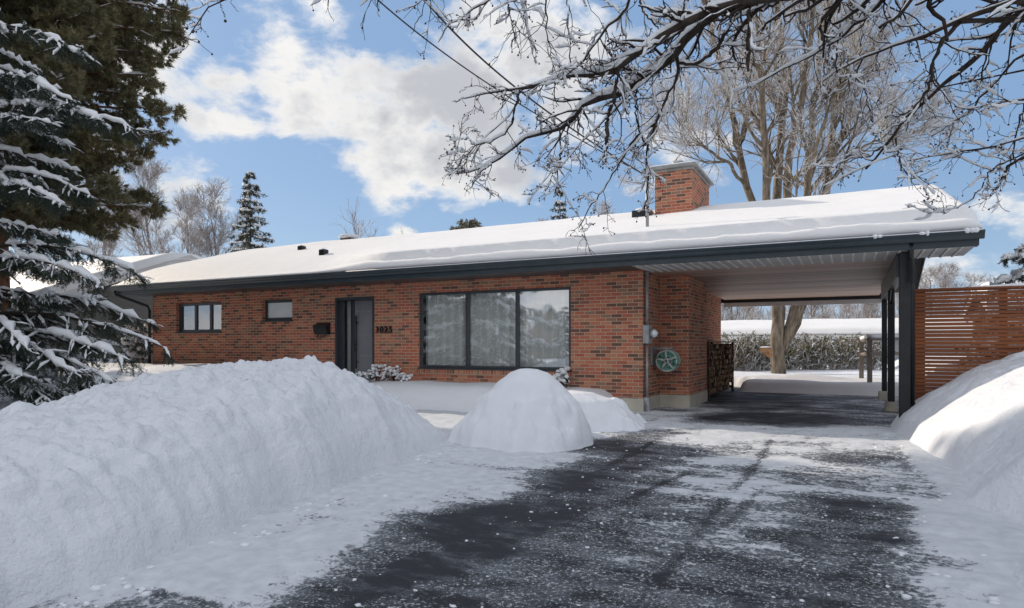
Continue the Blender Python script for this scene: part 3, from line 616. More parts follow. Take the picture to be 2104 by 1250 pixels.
mb = MB(); mb.bbox(XA+.001, XA+.03, 12.3, 12.7, .85, 1.2); mb.bbox(XA+.03, hc[0]+.1, 12.36, 12.40, 1.155, 1.185); mb.bbox(XA+.03, hc[0]+.1, 12.6, 12.64, 1.155, 1.185); mb.tube([(hc[0], 12.38, 1.16), (hc[0], 12.38, .93)], .015, 6); mb.build('wall_bracket', M['greymetal'], t)
# firewood
t = empty('firewood_rack', (-3.05, 16.0, 0), 'dark wooden firewood rack full of split logs beside the carport wall', 'firewood rack')
mb = MB()
for y in (14.86, 18.22):
    for x in (-3.34, -2.80): mb.bbox(x-.03, x+.03, y-.03, y+.03, .0, 1.3)
    for z in (.1, .45, .8, 1.2): mb.bbox(-3.31, -2.83, y-.02, y+.02, z, z+.07)
for x in (-3.22, -2.92): mb.bbox(x-.03, x+.03, 14.89, 18.19, .06, .12)
mb.build('frame', plain('dark_rack_wood', (.035, .022, .015), (.10, .06, .04), 6, .8, .2), t)
mb = MB(); mb.bbox(-3.37, -2.76, 14.82, 18.26, 1.301, 1.325); mb.build('top_board', M['greywood'], t)
M['logwood'] = plain('split_log_wood', (.14, .075, .04), (.38, .25, .15), 9, .85, .3, 6); M['logbark'] = plain('log_bark', (.04, .028, .02), (.12, .085, .06), 14, .95, .4)
r = random.Random(11); protos = []
for k in range(6):
    mb = MB(); n0 = r.choice((3, 4, 5, 7)); poly = [(.068*math.cos(2*math.pi*j/n0+k)*r.uniform(.75, 1.1), .068*math.sin(2*math.pi*j/n0+k)*r.uniform(.75, 1.1)) for j in range(n0)]
    mb.prism(poly, 'x', -.26, .26)
    mb.M = [0, 0]+[1 if j % 2 else 0 for j in range(n0)]
    o = link_mesh('log', mb.V, mb.F, [M['logwood'], M['logbark']], None, fmat=mb.M); protos.append(o.data); bpy.data.objects.remove(o)
k = 0
for row in range(9):
    for colm in range(25):
        x = -3.07+r.uniform(-.05, .06); y = 14.97+colm*.132+(.066 if row % 2 else 0)+r.uniform(-.012, .012); z = .19+row*.125+r.uniform(-.008, .008)
        if y > 18.14: continue
        o = bpy.data.objects.new('firewood_log', protos[k % 6]); o.location = (x, y, z); o.rotation_euler = (r.uniform(0, 6), 0, r.uniform(-.04, .04)); sc.collection.objects.link(o); k += 1
        tag(o, 'split firewood log stacked in the dark rack by the carport wall', 'log', 'split logs in the firewood rack')
# ------------------------------------------------------------------ cedar slat fence
fx0, fx1, fy = .87, 6.4, 11.80
t = empty('slat_fence', (fx0, fy, 0), 'tall stained cedar fence of close horizontal slats next to the carport', 'fence')
mb = MB(); z = .03
while z < 2.05: mb.bbox(fx0, fx1, fy-.0095, fy+.0095, z+.0035, z+.0515, .003); z += .0572
mb.build('slat_panel', M['cedar'], t)
mb = MB(); mb.bbox(fx0, fx1, fy-.05, fy+.05, 2.055, 2.085, .004); mb.build('top_cap', M['cedar'], t)
for x in (fx0+.06, 1.98, 3.6, 5.2):
    mb = MB(); w = .075 if x < 1 else .045; mb.bbox(x-w, x+w, fy+.011, fy+.10, -.05, 2.05, .004); mb.build('fence_post', M['cedar'], t)
mb = MB(); V2 = []
for i in range(60): x = lerp(1.6, fx1, i/59); mb.blob((x, fy, 2.088), (.08, .05, .02+.03*smooth(0, 12, i)*random.Random(i).uniform(.8, 1.2)), 7, 5)
mb.build('cap_snow', M['snow'], t, True)
# ------------------------------------------------------------------ plant growth (numpy, level by level)
def norm(v): return v/(np.linalg.norm(v, axis=-1, keepdims=True)+1e-9)
def resample(pts, N):
    pts = np.array(pts, float); d = np.r_[0, np.cumsum(np.linalg.norm(np.diff(pts, axis=0), axis=1))]
    s = np.linspace(0, d[-1], N); return np.stack([np.interp(s, d, pts[:, k]) for k in range(3)], -1)
def tubes(P, Rr, k=4, flat=0):
    M, N = Rr.shape; T = np.gradient(P, axis=1) if N > 2 else np.repeat(P[:, 1:]-P[:, :1], 2, 1); T = norm(T)
    ref = np.where(np.abs(T[..., 2:]) < .9, np.array([0, 0, 1.]), np.array([1., 0, 0])); A = norm(np.cross(T, ref)); B = np.cross(T, A)
    th = 2*np.pi*np.arange(k)/k
    V = P[:, :, None]+Rr[:, :, None, None]*(np.cos(th)[None, None, :, None]*A[:, :, None]+np.sin(th)[None, None, :, None]*B[:, :, None])
    q = np.arange(M*N*k).reshape(M, N, k); a, b = q[:, :-1], q[:, 1:]
    F = np.stack([a, np.roll(a, -1, 2), np.roll(b, -1, 2), b], -1).reshape(-1, 4)
    return V.reshape(-1, 3), F
def join(parts):
    Vs, Fs, n = [], [], 0
    for V, F in parts: Vs.append(V); Fs.append(F+n); n += len(V)
    return np.concatenate(Vs), np.concatenate(Fs)
def sample(P, idx, t):
    N = P.shape[1]; f = t*(N-1); i = np.minimum(f.astype(int), N-2); w = (f-i)[:, None]
    return P[idx, i]*(1-w)+P[idx, i+1]*w, norm(P[idx, i+1]-P[idx, i])
def shoot(rng, p, d, L, N, wob, up):
    """random-walk shoots from p along d"""
    M = len(p); P = np.zeros((M, N, 3)); P[:, 0] = p; step = (L/(N-1))[:, None]
    for i in range(1, N):
        d = norm(d+rng.normal(0, wob, (M, 3))+np.array([0, 0, up])); P[:, i] = P[:, i-1]+d*step
    return P
def branch(rng, P, Rr, n, t0, t1, L0, L1, a0, a1, N, wob, up, rs=.6, rtip=.35, mode='any', rmin=.001):
    """children along every path; L0..L1 absolute length range scaled down towards the parent's tip"""
    M = len(P); n = np.full(M, n) if np.isscalar(n) else n; idx = np.repeat(np.arange(M), n); K = len(idx)
    if K == 0: return np.zeros((0, N, 3)), np.zeros((0, N)), idx
    t = rng.uniform(t0, t1, K); p, T = sample(P, idx, t)
    if mode == 'any': q = rng.normal(0, 1, (K, 3))
    elif mode == 'flat':
        s = np.where(rng.random(K) < .5, 1, -1)[:, None]; q = np.cross(T, np.array([0, 0, 1.]))*s+np.array([0, 0, -.25])+rng.normal(0, .25, (K, 3))
    elif mode == 'hang': q = rng.normal(0, .55, (K, 3))+np.array([0, 0, -.8])
    q = norm(q-(q*T).sum(-1, keepdims=True)*T); a = rng.uniform(a0, a1, K)[:, None]
    d = np.cos(a)*T+np.sin(a)*q; L = rng.uniform(L0, L1, K)*(1-.6*(t-t0)/(t1-t0+1e-6))
    C = shoot(rng, p, d, L, N, wob, up)
    r0 = np.interp(t, [0, 1], [1, .5])*Rr[idx, 0]*rs if Rr.shape[1] == 2 else sample(Rr[..., None], idx, t)[0][:, 0]*rs
    r0 = np.maximum(r0, rmin); R2 = r0[:, None]*np.linspace(1, rtip, N)[None]
    return C, R2, idx
def needles(rng, P, per_m, length, width, fwd=.7, t0=0, down=0):
    Ls = np.linalg.norm(np.diff(P, axis=1), axis=2).sum(1); n = int(Ls.sum()*per_m*(1-t0))
    idx = rng.choice(len(P), n, p=Ls/Ls.sum()); t = rng.uniform(t0, 1, n); p, T = sample(P, idx, t)
    q = rng.normal(0, 1, (n, 3)); q = norm(q-(q*T).sum(-1, keepdims=True)*T)
    d = norm(T*fwd+q+np.array([0, 0, -down])); s = norm(np.cross(d, rng.normal(0, 1, (n, 3)))); l = length*rng.uniform(.6, 1.25, (n, 1)); w = width*rng.uniform(.7, 1.3, (n, 1))
    V = np.stack([p-s*w, p+s*w, p+d*l*.55+s*w*.8, p+d*l, p+d*l*.55-s*w*.8], 1)
    q0 = np.arange(n)[:, None]*5; F = np.concatenate([q0+np.array([0, 1, 2, 4]), q0+np.array([4, 2, 3, 3])], 0)
    return V.reshape(-1, 3), F[:n], q0
def needle_mesh(rng, P, *a, **k):
    V, F, q0 = needles(rng, P, *a, **k)
    n = len(q0); V = V.reshape(n, 5, 3)[:, [0, 1, 2, 3]]*1.0
    V[:, 2] = V[:, 3]; V = V[:, :3].reshape(-1, 3)
    return V, np.arange(n*3).reshape(n, 3)
def snow_on(rng, P, s0, s1, N=7, keep=.8, lift=.8, steep=.75, k=6, R0=None):
    """lumpy ropes of snow riding on the upper side of shoots"""
    T = norm(P[:, -1]-P[:, 0]); m = (rng.random(len(P)) < keep) & (np.abs(T[:, 2]) < steep); P = P[m]
    if len(P) == 0: return np.zeros((0, 3)), np.zeros((0, 4), int)
    P = np.stack([resample(x, N) for x in P]); s = rng.uniform(s0, s1, (len(P), 1))*(1-.4*np.abs(T[m][:, 2:]))*rng.uniform(.2, 1.5, (len(P), N)); s[:, 0] *= .4; s[:, -1] = .001
    r0 = 0 if R0 is None else np.stack([np.interp(np.linspace(0, 1, N), np.linspace(0, 1, R0.shape[1]), x) for x in R0[m]])
    P = P.copy(); P[..., 2] += s*lift+r0*.75; P += rng.normal(0, 1, P.shape)*s[..., None]*.15
    return tubes(P, s, k)
def bare_tree(name, label, loc, H, spread, seed, m_tr, m_tw, trunk_r, n=(12, 9, 8, 4), lean=(0, 0), up=.10, fork=.25, group=None, trunk=None, wob=.16, ang=(.35, .8), twig_r=.006, cat='tree', sides=3):
    rng = np.random.default_rng(seed); t = empty(name, loc, label, cat, group); loc = np.array(loc, float)
    if trunk is None:
        pts = [loc+np.array([lean[0]*s*H+.12*spread*math.sin(3*s+seed), lean[1]*s*H+.1*spread*math.sin(4*s+seed*2), s*H*.86-.2*(s == 0)]) for s in np.linspace(0, 1, 9)]
        TP = np.array([pts]); TR = trunk_r*np.linspace(1, .12, 9)[None]
    else: TP, TR = trunk
    link_mesh('trunk', *tubes(TP, TR, 9), m_tr, t, True)
    A, AR, _ = branch(rng, TP, TR, n[0], fork, .97, spread*.75, spread*1.25, ang[0], ang[1], 8, wob, up, .55, .25)
    B, BR, _ = branch(rng, A, AR, n[1], .15, .98, spread*.3, spread*.62, .3, .85, 6, wob*1.1, up*.7, .55, .3, rmin=twig_r*1.4)
    parts = [tubes(A, AR, 5), tubes(B, BR, 4)]
    link_mesh('limbs', *join(parts), m_tr, t, True)
    Cc, CR, _ = branch(rng, B, BR, n[2], .1, 1, spread*.12, spread*.3, .3, .95, 5, wob*1.2, up*.6, .6, .4, rmin=twig_r)
    parts = [tubes(Cc, CR, sides)]
    if n[3]: D, DR_, _ = branch(rng, Cc, CR, n[3], .1, 1, spread*.05, spread*.14, .35, 1.0, 4, wob, up*.5, .7, .5, rmin=twig_r*.75); parts.append(tubes(D, DR_, sides))
    link_mesh('twigs', *join(parts), m_tw, t); return t
def copy_tree(src, loc, rz=0, sc_=1, label=None, group=None):
    o = src.copy(); sc.collection.objects.link(o); o.location = loc; o.rotation_euler = (0, 0, rz); o.scale = (sc_,)*3 if np.isscalar(sc_) else sc_
    tag(o, label, None, group)
    for ch in src.children: c = ch.copy(); sc.collection.objects.link(c); c.parent = o
    return o
def conifer(name, label, loc, H, Lz, seed, whorl, nper, droop, m_n, needle, lev, tr, cat='tree', explicit=(), snow=None, hang=True, lift=0, z0=.5, m_b=None, snow2=None, jit=.18, tip=.25, shoots=None):
    rng = np.random.default_rng(seed); t = empty(name, loc, label, cat); loc = np.array(loc, float); m_b = m_b or M['bark_dark']
    TP = np.array([[loc+np.array([.06*math.sin(5*s+seed), .06*math.cos(4*s), s*H-.2]) for s in np.linspace(0, 1, 10)]]); TR = tr*np.linspace(1, .06, 10)[None]
    link_mesh('trunk', *tubes(TP, TR, 9), m_b, t, True)
    BP = []; z = z0; k = 0
    while z < H-.15:
        for j in range(nper):
            a = 2*math.pi*(j+rng.uniform(-.3, .3))/nper+k*.9; L = interp(z, Lz)*rng.uniform(1-jit, 1+jit*.6); zz = z+rng.uniform(-.12, .12)*whorl*2
            s = np.linspace(0, 1, 9)[:, None]; dv = np.array([math.cos(a), math.sin(a), 0])
            pts = loc+np.array([0, 0, zz])+dv*L*s*(1-.06*s)+np.array([0, 0, 1.])*L*(lift*s-droop*s**1.6+droop*tip*s**4)+rng.normal(0, .012*L, (9, 3))*s; BP.append(pts)
        z += whorl*rng.uniform(.8, 1.2); k += 1
    for tipp, zs in explicit:
        p0 = loc+np.array([0, 0, zs]); s = np.linspace(0, 1, 9)[:, None]; BP.append(p0*(1-s)+np.array(tipp)*s+np.array([0, 0, 1.])*.22*np.sin(np.pi*s)+rng.normal(0, .02, (9, 3))*s)
    BP = np.array(BP); Ls = np.linalg.norm(BP[:, -1]-BP[:, 0], axis=1); BR = (.012+.011*Ls)[:, None]*np.linspace(1, .2, 9)[None]
    n1 = np.maximum(3, (Ls*lev[0]).astype(int)); keepL = Ls.mean()
    A, AR, ia = branch(rng, BP, BR, n1, .10, 1, lev[1]*.7, lev[1]*1.15, .6, 1.15, 6, .09, -.06 if hang else .05, .5, .4, 'flat', .003)
    # side sprays get shorter on short branches
    f = np.clip(Ls[ia]/2.6, .35, 1.1)[:, None, None]; A = A[:, :1]+(A-A[:, :1])*f
    B, BR2, _ = branch(rng, A, AR, lev[2], .05, 1, lev[3]*.6, lev[3]*1.2, .5, 1.1, 4, .12, -.16 if hang else .07, .6, .5, 'hang' if hang else 'any', .002)
    link_mesh('branches', *join([tubes(BP, BR, 5), tubes(A, AR, 3)]), m_b, t)
    per, ln, wd, fw = needle
    parts = []
    if shoots: parts = [needle_mesh(rng, B, per, ln, wd, fw, .35), needle_mesh(rng, A, per*.6, ln, wd, fw, .6)]
    else: parts = [needle_mesh(rng, B, per, ln, wd, fw), needle_mesh(rng, A, per, ln, wd, fw), needle_mesh(rng, BP, per, ln, wd, fw, .25)]
    link_mesh('needles', *join(parts), m_n, t)
    if snow:
        sp = [snow_on(rng, BP[:, 2:], snow[0]*.7, snow[0]*1.5, 17, .92, .75, .8), snow_on(rng, A, snow[1]*.7, snow[1]*1.5, 7, snow[2], .8, .8)]
        if snow2: sp.append(snow_on(rng, B, snow2*.6, snow2*1.3, 5, .5, .8, .6, 5))
        link_mesh('snow', *join(sp), M['twigsnow'], t, True)
    return t
# ------------------------------------------------------------------ the two big conifers at the left
spx = np.array([-11.4, 4.8, 0]); spz = float(ground(np.array(-11.4), np.array(4.8)))
tip = lambda u, v, d: tuple(at_depth(u, v, d))
spruce = conifer('spruce_tree', 'dark snow-laden spruce with drooping branches reaching in front of the brick house end', (-11.4, 4.8, spz), 6.3,
    [(.2, 1.8), (.7, 2.2), (1.3, 2.3), (2.0, 1.6), (2.8, 1.5), (3.4, 1.25), (4.2, 1.75), (5.0, 1.15), (5.6, .9), (6.3, .12)], 4, .47, 6, .22, M['spruce'], (150, .036, .0038, .75), (14, .62, 12, .23), .17,
    explicit=[(tip(282, 268, 9.5), 4.35), (tip(215, 250, 9.1), 4.2), (tip(185, 120, 9.4), 5.5), (tip(150, 210, 9.0), 4.7), (tip(190, 405, 9.4), 3.35), (tip(140, 425, 8.9), 3.1), (tip(276, 560, 9.5), 2.3), (tip(210, 585, 9.0), 2.1), (tip(338, 712, 9.7), 1.35), (tip(300, 660, 9.9), 1.6), (tip(270, 745, 9.2), 1.1), (tip(236, 790, 8.9), .95), (tip(160, 770, 8.6), 1.0), (tip(110, 835, 8.6), .7), (tip(60, 720, 8.4), 1.3)],
    snow=(.040, .019, .72), snow2=.0095)
pine = conifer('pine_tree', 'tall green-brown pine with soft needle tufts rising behind the spruce', (-16.0, 7.3, .6), 15.5,
    [(3, 2.6), (3.6, 3.0), (4.0, 2.9), (4.5, 2.2), (5.0, 3.3), (5.5, 3.8), (6.1, 3.3), (6.8, 3.5), (8.3, 3.7), (9.2, 5.1), (10.6, 5.0), (12.6, 3.8), (15.5, .5)], 8, .36, 8, .10, M['pine'], (330, .12, .0085, 1.0), (9, .8, 8, .26), .24,  # crown widened above the frame to shade the right bank
    hang=False, lift=.12, z0=3.3, m_b=M['bark_pine'], snow=(.018, .012, .10), jit=.14, shoots=True)
# off to the side of the frame, the rest of the evergreen row whose shade lies over the driveway
copy_tree(spruce, (-17.5, 1.4, .3), 1.9, 1.9, 'snow-laden spruce further along the row towards the street')
copy_tree(spruce, (-14.6, -1.4, .1), 4.0, 1.8, 'snow-laden spruce at the street corner of the yard')
copy_tree(pine, (-22.5, 4.6, .4), 2.4, 1.0, 'second pine farther out in the neighbouring front yard')
copy_tree(pine, (-25.5, 7.6, .4), 1.1, 1.2, 'unseen pine added for shade near the grey-green neighbour house')  # extra unseen tree, added to throw shade towards the right bank
# ------------------------------------------------------------------ crab apple overhead
ct = np.array([2.75, 6.75, .3]); crab = empty('crab_apple_tree', tuple(ct), 'dark snowy crab apple tree whose bare branches hang over the roof and driveway', 'tree')
LIMBS = [  # (u, v, depth), half-width px at start, end, snow
 ([(1990,-60,4.9),(1760,-34,4.8),(1600,-12,4.7),(1500,8,4.7),(1413,43,4.8),(1356,76,4.9),(1299,120,5.0),(1248,156,5.1),(1171,153,5.3),(1128,168,5.4),(1068,186,5.5),(1023,186,5.6),(980,197,5.7),(955,203,5.7)],22,2,1),
 ([(1068,186,5.5),(1055,228,5.5),(1055,251,5.55),(1037,276,5.6),(1005,292,5.65),(977,300,5.7),(958,322,5.7),(940,345,5.75),(922,362,5.75)],5,1.6,.8),
 ([(977,300,5.7),(962,286,5.7),(943,286,5.75),(932,292,5.8)],2.4,1.2,.7),
 ([(1660,-30,4.9),(1540,2,4.9),(1467,28,5.0),(1413,74,5.1),(1390,110,5.2),(1356,143,5.3),(1308,171,5.4),(1256,196,5.5),(1202,211,5.6),(1171,250,5.8),(1142,271,5.9),(1077,286,6.0),(1037,319,6.1),(1000,342,6.2),(972,350,6.2),(935,358,6.3)],16,2,1),
 ([(1010,338,6.15),(985,356,6.2),(970,380,6.25)],2.4,1.2,.7),
 ([(1271,140,5.05),(1264,185,5.1),(1258,215,5.1),(1248,257,5.15),(1245,322,5.2)],8,6,.3),
 ([(1390,108,5.2),(1396,154,5.3),(1368,205,5.4),(1345,257,5.5),(1328,300,5.6),(1331,350,5.7),(1330,385,5.75),(1326,440,5.8)],6,2.4,.3),
 ([(1308,171,5.4),(1306,242,5.5),(1316,272,5.55),(1326,300,5.6)],4,3,.4),
 ([(1345,257,5.5),(1320,268,5.55),(1294,300,5.6),(1271,340,5.7),(1240,390,5.8),(1212,425,5.9),(1188,472,6)],4,1.4,.5),
 ([(1171,250,5.8),(1160,300,5.8),(1140,350,5.85),(1118,400,5.9)],3,1.3,.5),([(1150,268,5.85),(1152,310,5.9),(1146,360,5.9),(1140,400,6)],3.4,1.5,.4),
 ([(1330,-60,4.6),(1293,3,4.7),(1279,31,4.8),(1242,63,4.9),(1214,100,5),(1197,128,5.1),(1160,160,5.2),(1120,178,5.3)],6,2,.9),
 ([(1300,-50,5.1),(1320,20,5.1),(1345,50,5.1),(1357,66,5.1)],4,3,.6),
 ([(1413,43,4.8),(1350,90,4.9),(1290,112,5),(1232,134,5.1)],7,2.5,1),
 ([(1413,74,5.1),(1360,140,5.2),(1300,190,5.3),(1250,240,5.4),(1190,300,5.5),(1150,345,5.6)],5,1.5,1),
 ([(1395,130,5.2),(1430,132,5.2),(1455,118,5.15),(1475,100,5.1),(1500,50,5),(1515,15,4.9)],5,7,.5),
 ([(1396,140,5.2),(1440,138,5.3),(1490,127,5.4),(1540,132,5.5)],3,2,.5),
 ([(1545,-10,4.75),(1540,30,4.7),(1538,80,4.75),(1537,147,4.8)],9,6,.1),
 ([(1460,30,5),(1500,34,5),(1560,24,5),(1600,5,5)],4,5,.6),
 ([(2330,-25,4.7),(2200,-14,4.6),(2101,3,4.6),(2028,19,4.7),(1973,40,4.8),(1916,67,4.9),(1868,84,5.0),(1820,100,5.1),(1772,119,5.2),(1733,138,5.3),(1690,168,5.4)],15,2.4,1),
 ([(2330,-60,5.0),(2200,-25,4.9),(2104,20,4.9),(2066,44,5),(2037,88,5.1),(1986,134,5.2),(1932,180,5.3),(1900,210,5.4),(1858,245,5.5),(1826,290,5.6),(1803,318,5.7),(1779,347,5.7)],14,4,.5),
 ([(1973,44,4.8),(1941,78,4.9),(1919,128,5),(1909,179,5.1),(1887,213,5.2),(1861,240,5.25)],8,4,.3),
 ([(2330,10,5.1),(2104,108,5.1),(2069,141,5.2),(2025,192,5.3),(1996,228,5.4),(1948,258,5.5),(1915,280,5.6)],8,2,.9),
 ([(2330,240,5.6),(2104,322,5.4),(2085,332,5.5),(2069,345,5.5),(2058,372,5.55),(2045,394,5.6)],10,4,.2),
 ([(2330,230,5.2),(2104,283,5.2),(2050,302,5.3),(1999,308,5.4),(1950,316,5.5),(1916,321,5.6),(1860,332,5.6)],6,1.6,.4),
 ([(1740,-50,5.2),(1724,0,5.2),(1726,64,5.2),(1717,128,5.3),(1727,172,5.3)],4,2.4,.3),
 ([(1860,-40,5),(1807,6,5),(1797,20,5.1),(1756,49,5.2),(1724,78,5.3),(1679,107,5.4),(1612,142,5.5),(1560,172,5.6),(1500,190,5.7)],8,2,1),
 ([(1826,290,5.6),(1790,320,5.7),(1743,328,5.8),(1700,350,5.9)],4,1.4,.4),
 ([(1840,285,5.5),(1846,318,5.5),(1853,349,5.6),(1875,360,5.6),(1893,372,5.7)],3.2,1.4,.4),
 ([(2075,330,5.5),(2032,350,5.5),(2014,391,5.5),(1990,414,5.55),(1970,425,5.6),(1938,440,5.6)],3,1.3,.4),
 ([(1772,119,5.2),(1762,150,5.3),(1755,158,5.3),(1775,175,5.4),(1788,230,5.5)],3,1.4,.4),
 ([(2104,205,5.1),(2060,212,5.2),(2020,218,5.3),(1980,240,5.4)],3.5,1.5,.4),
 ([(1932,180,5.3),(1890,120,5.4),(1880,110,5.4)],2.5,1.4,.3),
 ([(2200,130,5.1),(2104,215,5.1),(2095,250,5.2),(2080,300,5.3),(2088,345,5.4)],4,2,.4),
 ([(2250,-130,4.9),(1900,-170,4.8),(1500,-150,4.7),(1150,-110,4.6),(900,-90,4.6),(640,-60,4.6),(500,-22,4.6),(447,0,4.6),(418,22,4.6),(400,45,4.6),(390,62,4.6),(376,92,4.6)],14,1.4,.1),
 ([(447,0,4.6),(455,15,4.6),(463,38,4.6)],1.4,.8,0),([(500,-22,4.6),(472,2,4.6),(490,25,4.6)],1.6,.8,0),([(400,45,4.6),(384,56,4.6),(368,62,4.6)],1.4,.9,0),
 ([(1180,-115,4.6),(1120,-20,4.7),(1123,60,4.7),(1132,110,4.8),(1134,150,4.8)],4,1.6,.2),
 ([(1150,-110,4.6),(1040,-30,4.7),(1000,5,4.7),(960,28,4.8),(925,52,4.8),(900,88,4.9)],5,1.4,.4),
 ([(1040,-30,4.7),(1045,30,4.75),(1058,70,4.8),(1060,90,4.8)],2.6,1.2,.3),([(1090,-60,4.7),(1080,0,4.7),(1075,45,4.8)],2.6,1.2,.3),([(1180,-80,4.7),(1160,-20,4.7),(1170,25,4.8)],2.6,1.2,.3),
 ([(900,-90,4.6),(880,-30,4.7),(866,30,4.8),(845,70,4.9)],2.6,1.1,.2),([(780,-70,4.6),(768,-10,4.7),(780,35,4.8)],1.8,.9,.2)]
def crab_tree():
    rng = np.random.default_rng(77); P, Rr, S = [], [], []
    for pts, w0, w1, s in LIMBS:
        q = np.array([at_depth(*p) for p in pts]); d = np.array([p[2] for p in pts]); L = np.linalg.norm(np.diff(q, axis=0), axis=1).sum()
        Q = resample(q, 22); Q[1:-1] += rng.normal(0, .006, (20, 3)); P.append(Q); w = np.linspace(0, 1, 22); Rr.append((w0+(w1-w0)*w**.8)*(.72 if w0 > 15 else .6)*d.mean()/FPX); S.append(s)
    P, Rr, S = np.array(P), np.array(Rr), np.array(S)
    # trunk and the stems from its fork out to every limb that starts beyond the frame
    fork = ct+np.array([0, 0, 2.7]); TP = np.array([resample([ct-np.array([0, 0, .3]), ct+np.array([.05, 0, .9]), ct+np.array([-.05, .05, 1.8]), fork], 12)])
    link_mesh('trunk', *tubes(TP, np.linspace(.17, .13, 12)[None], 12), M['bark_dark'], crab, True)
    St, SR = [], []
    for i in range(len(P)):
        u, v, z = project(P[i][0])
        if u > 1850 or v < -45:
            if u < 1250 and v > -130 and u != 0 and LIMBS[i][1] < 6: continue
            a = P[i][0]; mid = .5*(fork+a)+np.array([.1, 0, .3]); St.append(resample([fork, mid, a], 22)); SR.append(np.linspace(min(.11, Rr[i][0]*1.6), Rr[i][0], 22))
    allP, allR = np.concatenate([P, np.array(St)]), np.concatenate([Rr, np.array(SR)])
    allR = allR*(1+.12*rng.normal(0, 1, allR.shape))
    link_mesh('limbs', *tubes(allP, allR, 9), M['bark_dark'], crab, True)
    Ls = np.linalg.norm(np.diff(P, axis=1), axis=2).sum(1)
    big = S >= .0
    nA = (Ls*11).astype(int)+1; nA[S < .15] = (Ls[S < .15]*2.0).astype(int)
    A, AR, ia = branch(rng, P, Rr, nA, .06, 1.0, .18, .72, .5, 1.25, 8, .24, -.02, .42, .45, 'any', .0034)
    nB = rng.integers(3, 7, len(A)); B, BR, ib = branch(rng, A, AR, nB, .15, 1, .06, .22, .5, 1.2, 5, .26, 0, .62, .6, 'any', .0024)
    nC = rng.integers(0, 3, len(B)); Cc, CR, _ = branch(rng, B, BR, nC, .3, 1, .03, .08, .5, 1.2, 3, .2, 0, .8, .7, 'any', .0018)
    link_mesh('twigs', *join([tubes(A, AR, 5), tubes(B, BR, 4), tubes(Cc, CR, 3)]), M['bark_twig'], crab, True)
    # crab apples: small dark fruit on the twig ends
    ends = np.concatenate([B[:, -1], Cc[:, -1]]); ends = ends[rng.random(len(ends)) < .30]
    extra = [at_depth(u, v, 4.6)+np.array([0, 0, -.012]) for u, v in ((463,40),(375,95),(367,63),(384,55),(396,62),(377,92))]
    mb = MB(); rr = random.Random(4)
    for e in list(ends): r = rr.uniform(.0055, .0085); mb.blob(e+np.array([0, 0, -r]), (r, r, r), 6, 4)
    for e in extra: mb.blob(e, (.011, .011, .011), 8, 5)
    mb.build('fruit', plain('shrivelled_crab_apple', (.03, .012, .01), (.07, .02, .015), 30, .5), crab, True)
    # snow resting on limbs and twigs
    parts = []
    for i in range(len(P)):
        if S[i] < .08: continue
        Q = resample(P[i], 46); r = np.interp(np.linspace(0, 1, 46), np.linspace(0, 1, 22), Rr[i]); T = norm(np.gradient(Q, axis=0)); hz = np.clip(1.15-np.abs(T[:, 2])**1.5*1.1, 0, 1)
        lum = .75+.5*np.convolve(rng.normal(0, 1, 52), np.ones(7)/7, 'valid')*1.2
        s = (r*1.1+.016)*S[i]**.7*(.62 if P[i][0][0] > .9 else 1)*hz*np.clip(lum, .25, 1.6)+.0005; s[0] = s[-1] = .001
        Q = Q.copy(); Q[:, 2] += r*.5+s*.6; parts.append(tubes(Q[None], s[None], 8))
    parts.append(snow_on(rng, A, .006, .018, 9, .66, .6, .85, 6, AR)); parts.append(snow_on(rng, B, .005, .016, 5, .42, .6, .8, 5, BR))
    link_mesh('snow', *join(parts), M['twigsnow'], crab, True)
crab_tree()
# ------------------------------------------------------------------ maple in the back yard
mbase = np.array([-2.25, 24.7, .15])
def maple():
    D = 23.0; L = [[(1600,772,23),(1598,700,23),(1600,640,23),(1592,560,23),(1570,480,23.1),(1545,400,23.3),(1525,330,23.5),(1500,220,23.8),(1480,120,24),(1450,0,24.4),(1420,-140,25)],
     [(1602,700,23),(1600,640,23),(1585,520,22.6),(1573,400,22.2),(1570,300,22),(1565,200,21.8),(1560,90,21.5),(1548,-60,21),(1530,-180,21)],
     [(1604,700,23),(1602,640,23),(1600,500,23.4),(1597,400,23.8),(1605,300,24),(1608,180,24.4),(1602,60,24.8),(1600,-90,25),(1590,-220,25)],
     [(1604,720,23),(1625,660,22.9),(1640,620,22.8),(1625,500,22.6),(1612,400,22.5),(1628,280,22.3),(1650,200,22),(1665,100,21.8),(1680,-50,21.5),(1700,-180,21)],
     [(1606,720,23),(1632,655,23),(1650,610,23),(1655,500,23.4),(1660,400,23.8),(1665,300,24.2),(1672,200,24.5),(1690,80,25),(1705,-80,25.5)],
     [(1606,720,23),(1640,650,23),(1662,600,23),(1682,480,23),(1695,390,23),(1705,290,23),(1715,200,23),(1730,90,23),(1765,-60,23),(1790,-160,23)],
     [(1606,720,23),(1640,650,22.8),(1650,600,22.5),(1645,500,22),(1655,380,21.6),(1682,290,21.2),(1702,230,21),(1740,150,20.6),(1790,60,20.3)],
     [(1545,400,23.3),(1515,360,23),(1490,330,22.6),(1440,300,22),(1380,290,21.4)],[(1695,390,23),(1740,330,23),(1790,290,23.4),(1850,270,24)]]
    W = [(15,2.4),(8.5,2.0),(9.5,2.0),(9,2.0),(8.5,2.0),(8.5,2.0),(6.5,1.6),(3.6,1),(3.6,1)]
    P = np.array([resample([at_depth(*p) for p in q], 16) for q in L]); Rr = np.array([np.interp(np.linspace(0, 1, 16), [0, .28, 1], [w0, w0*.56 if i == 0 else w0, w1])*23/FPX for i, (w0, w1) in enumerate(W)])
    rng = np.random.default_rng(5); P[:, 1:-1] += rng.normal(0, .05, P[:, 1:-1].shape)
    return P, Rr
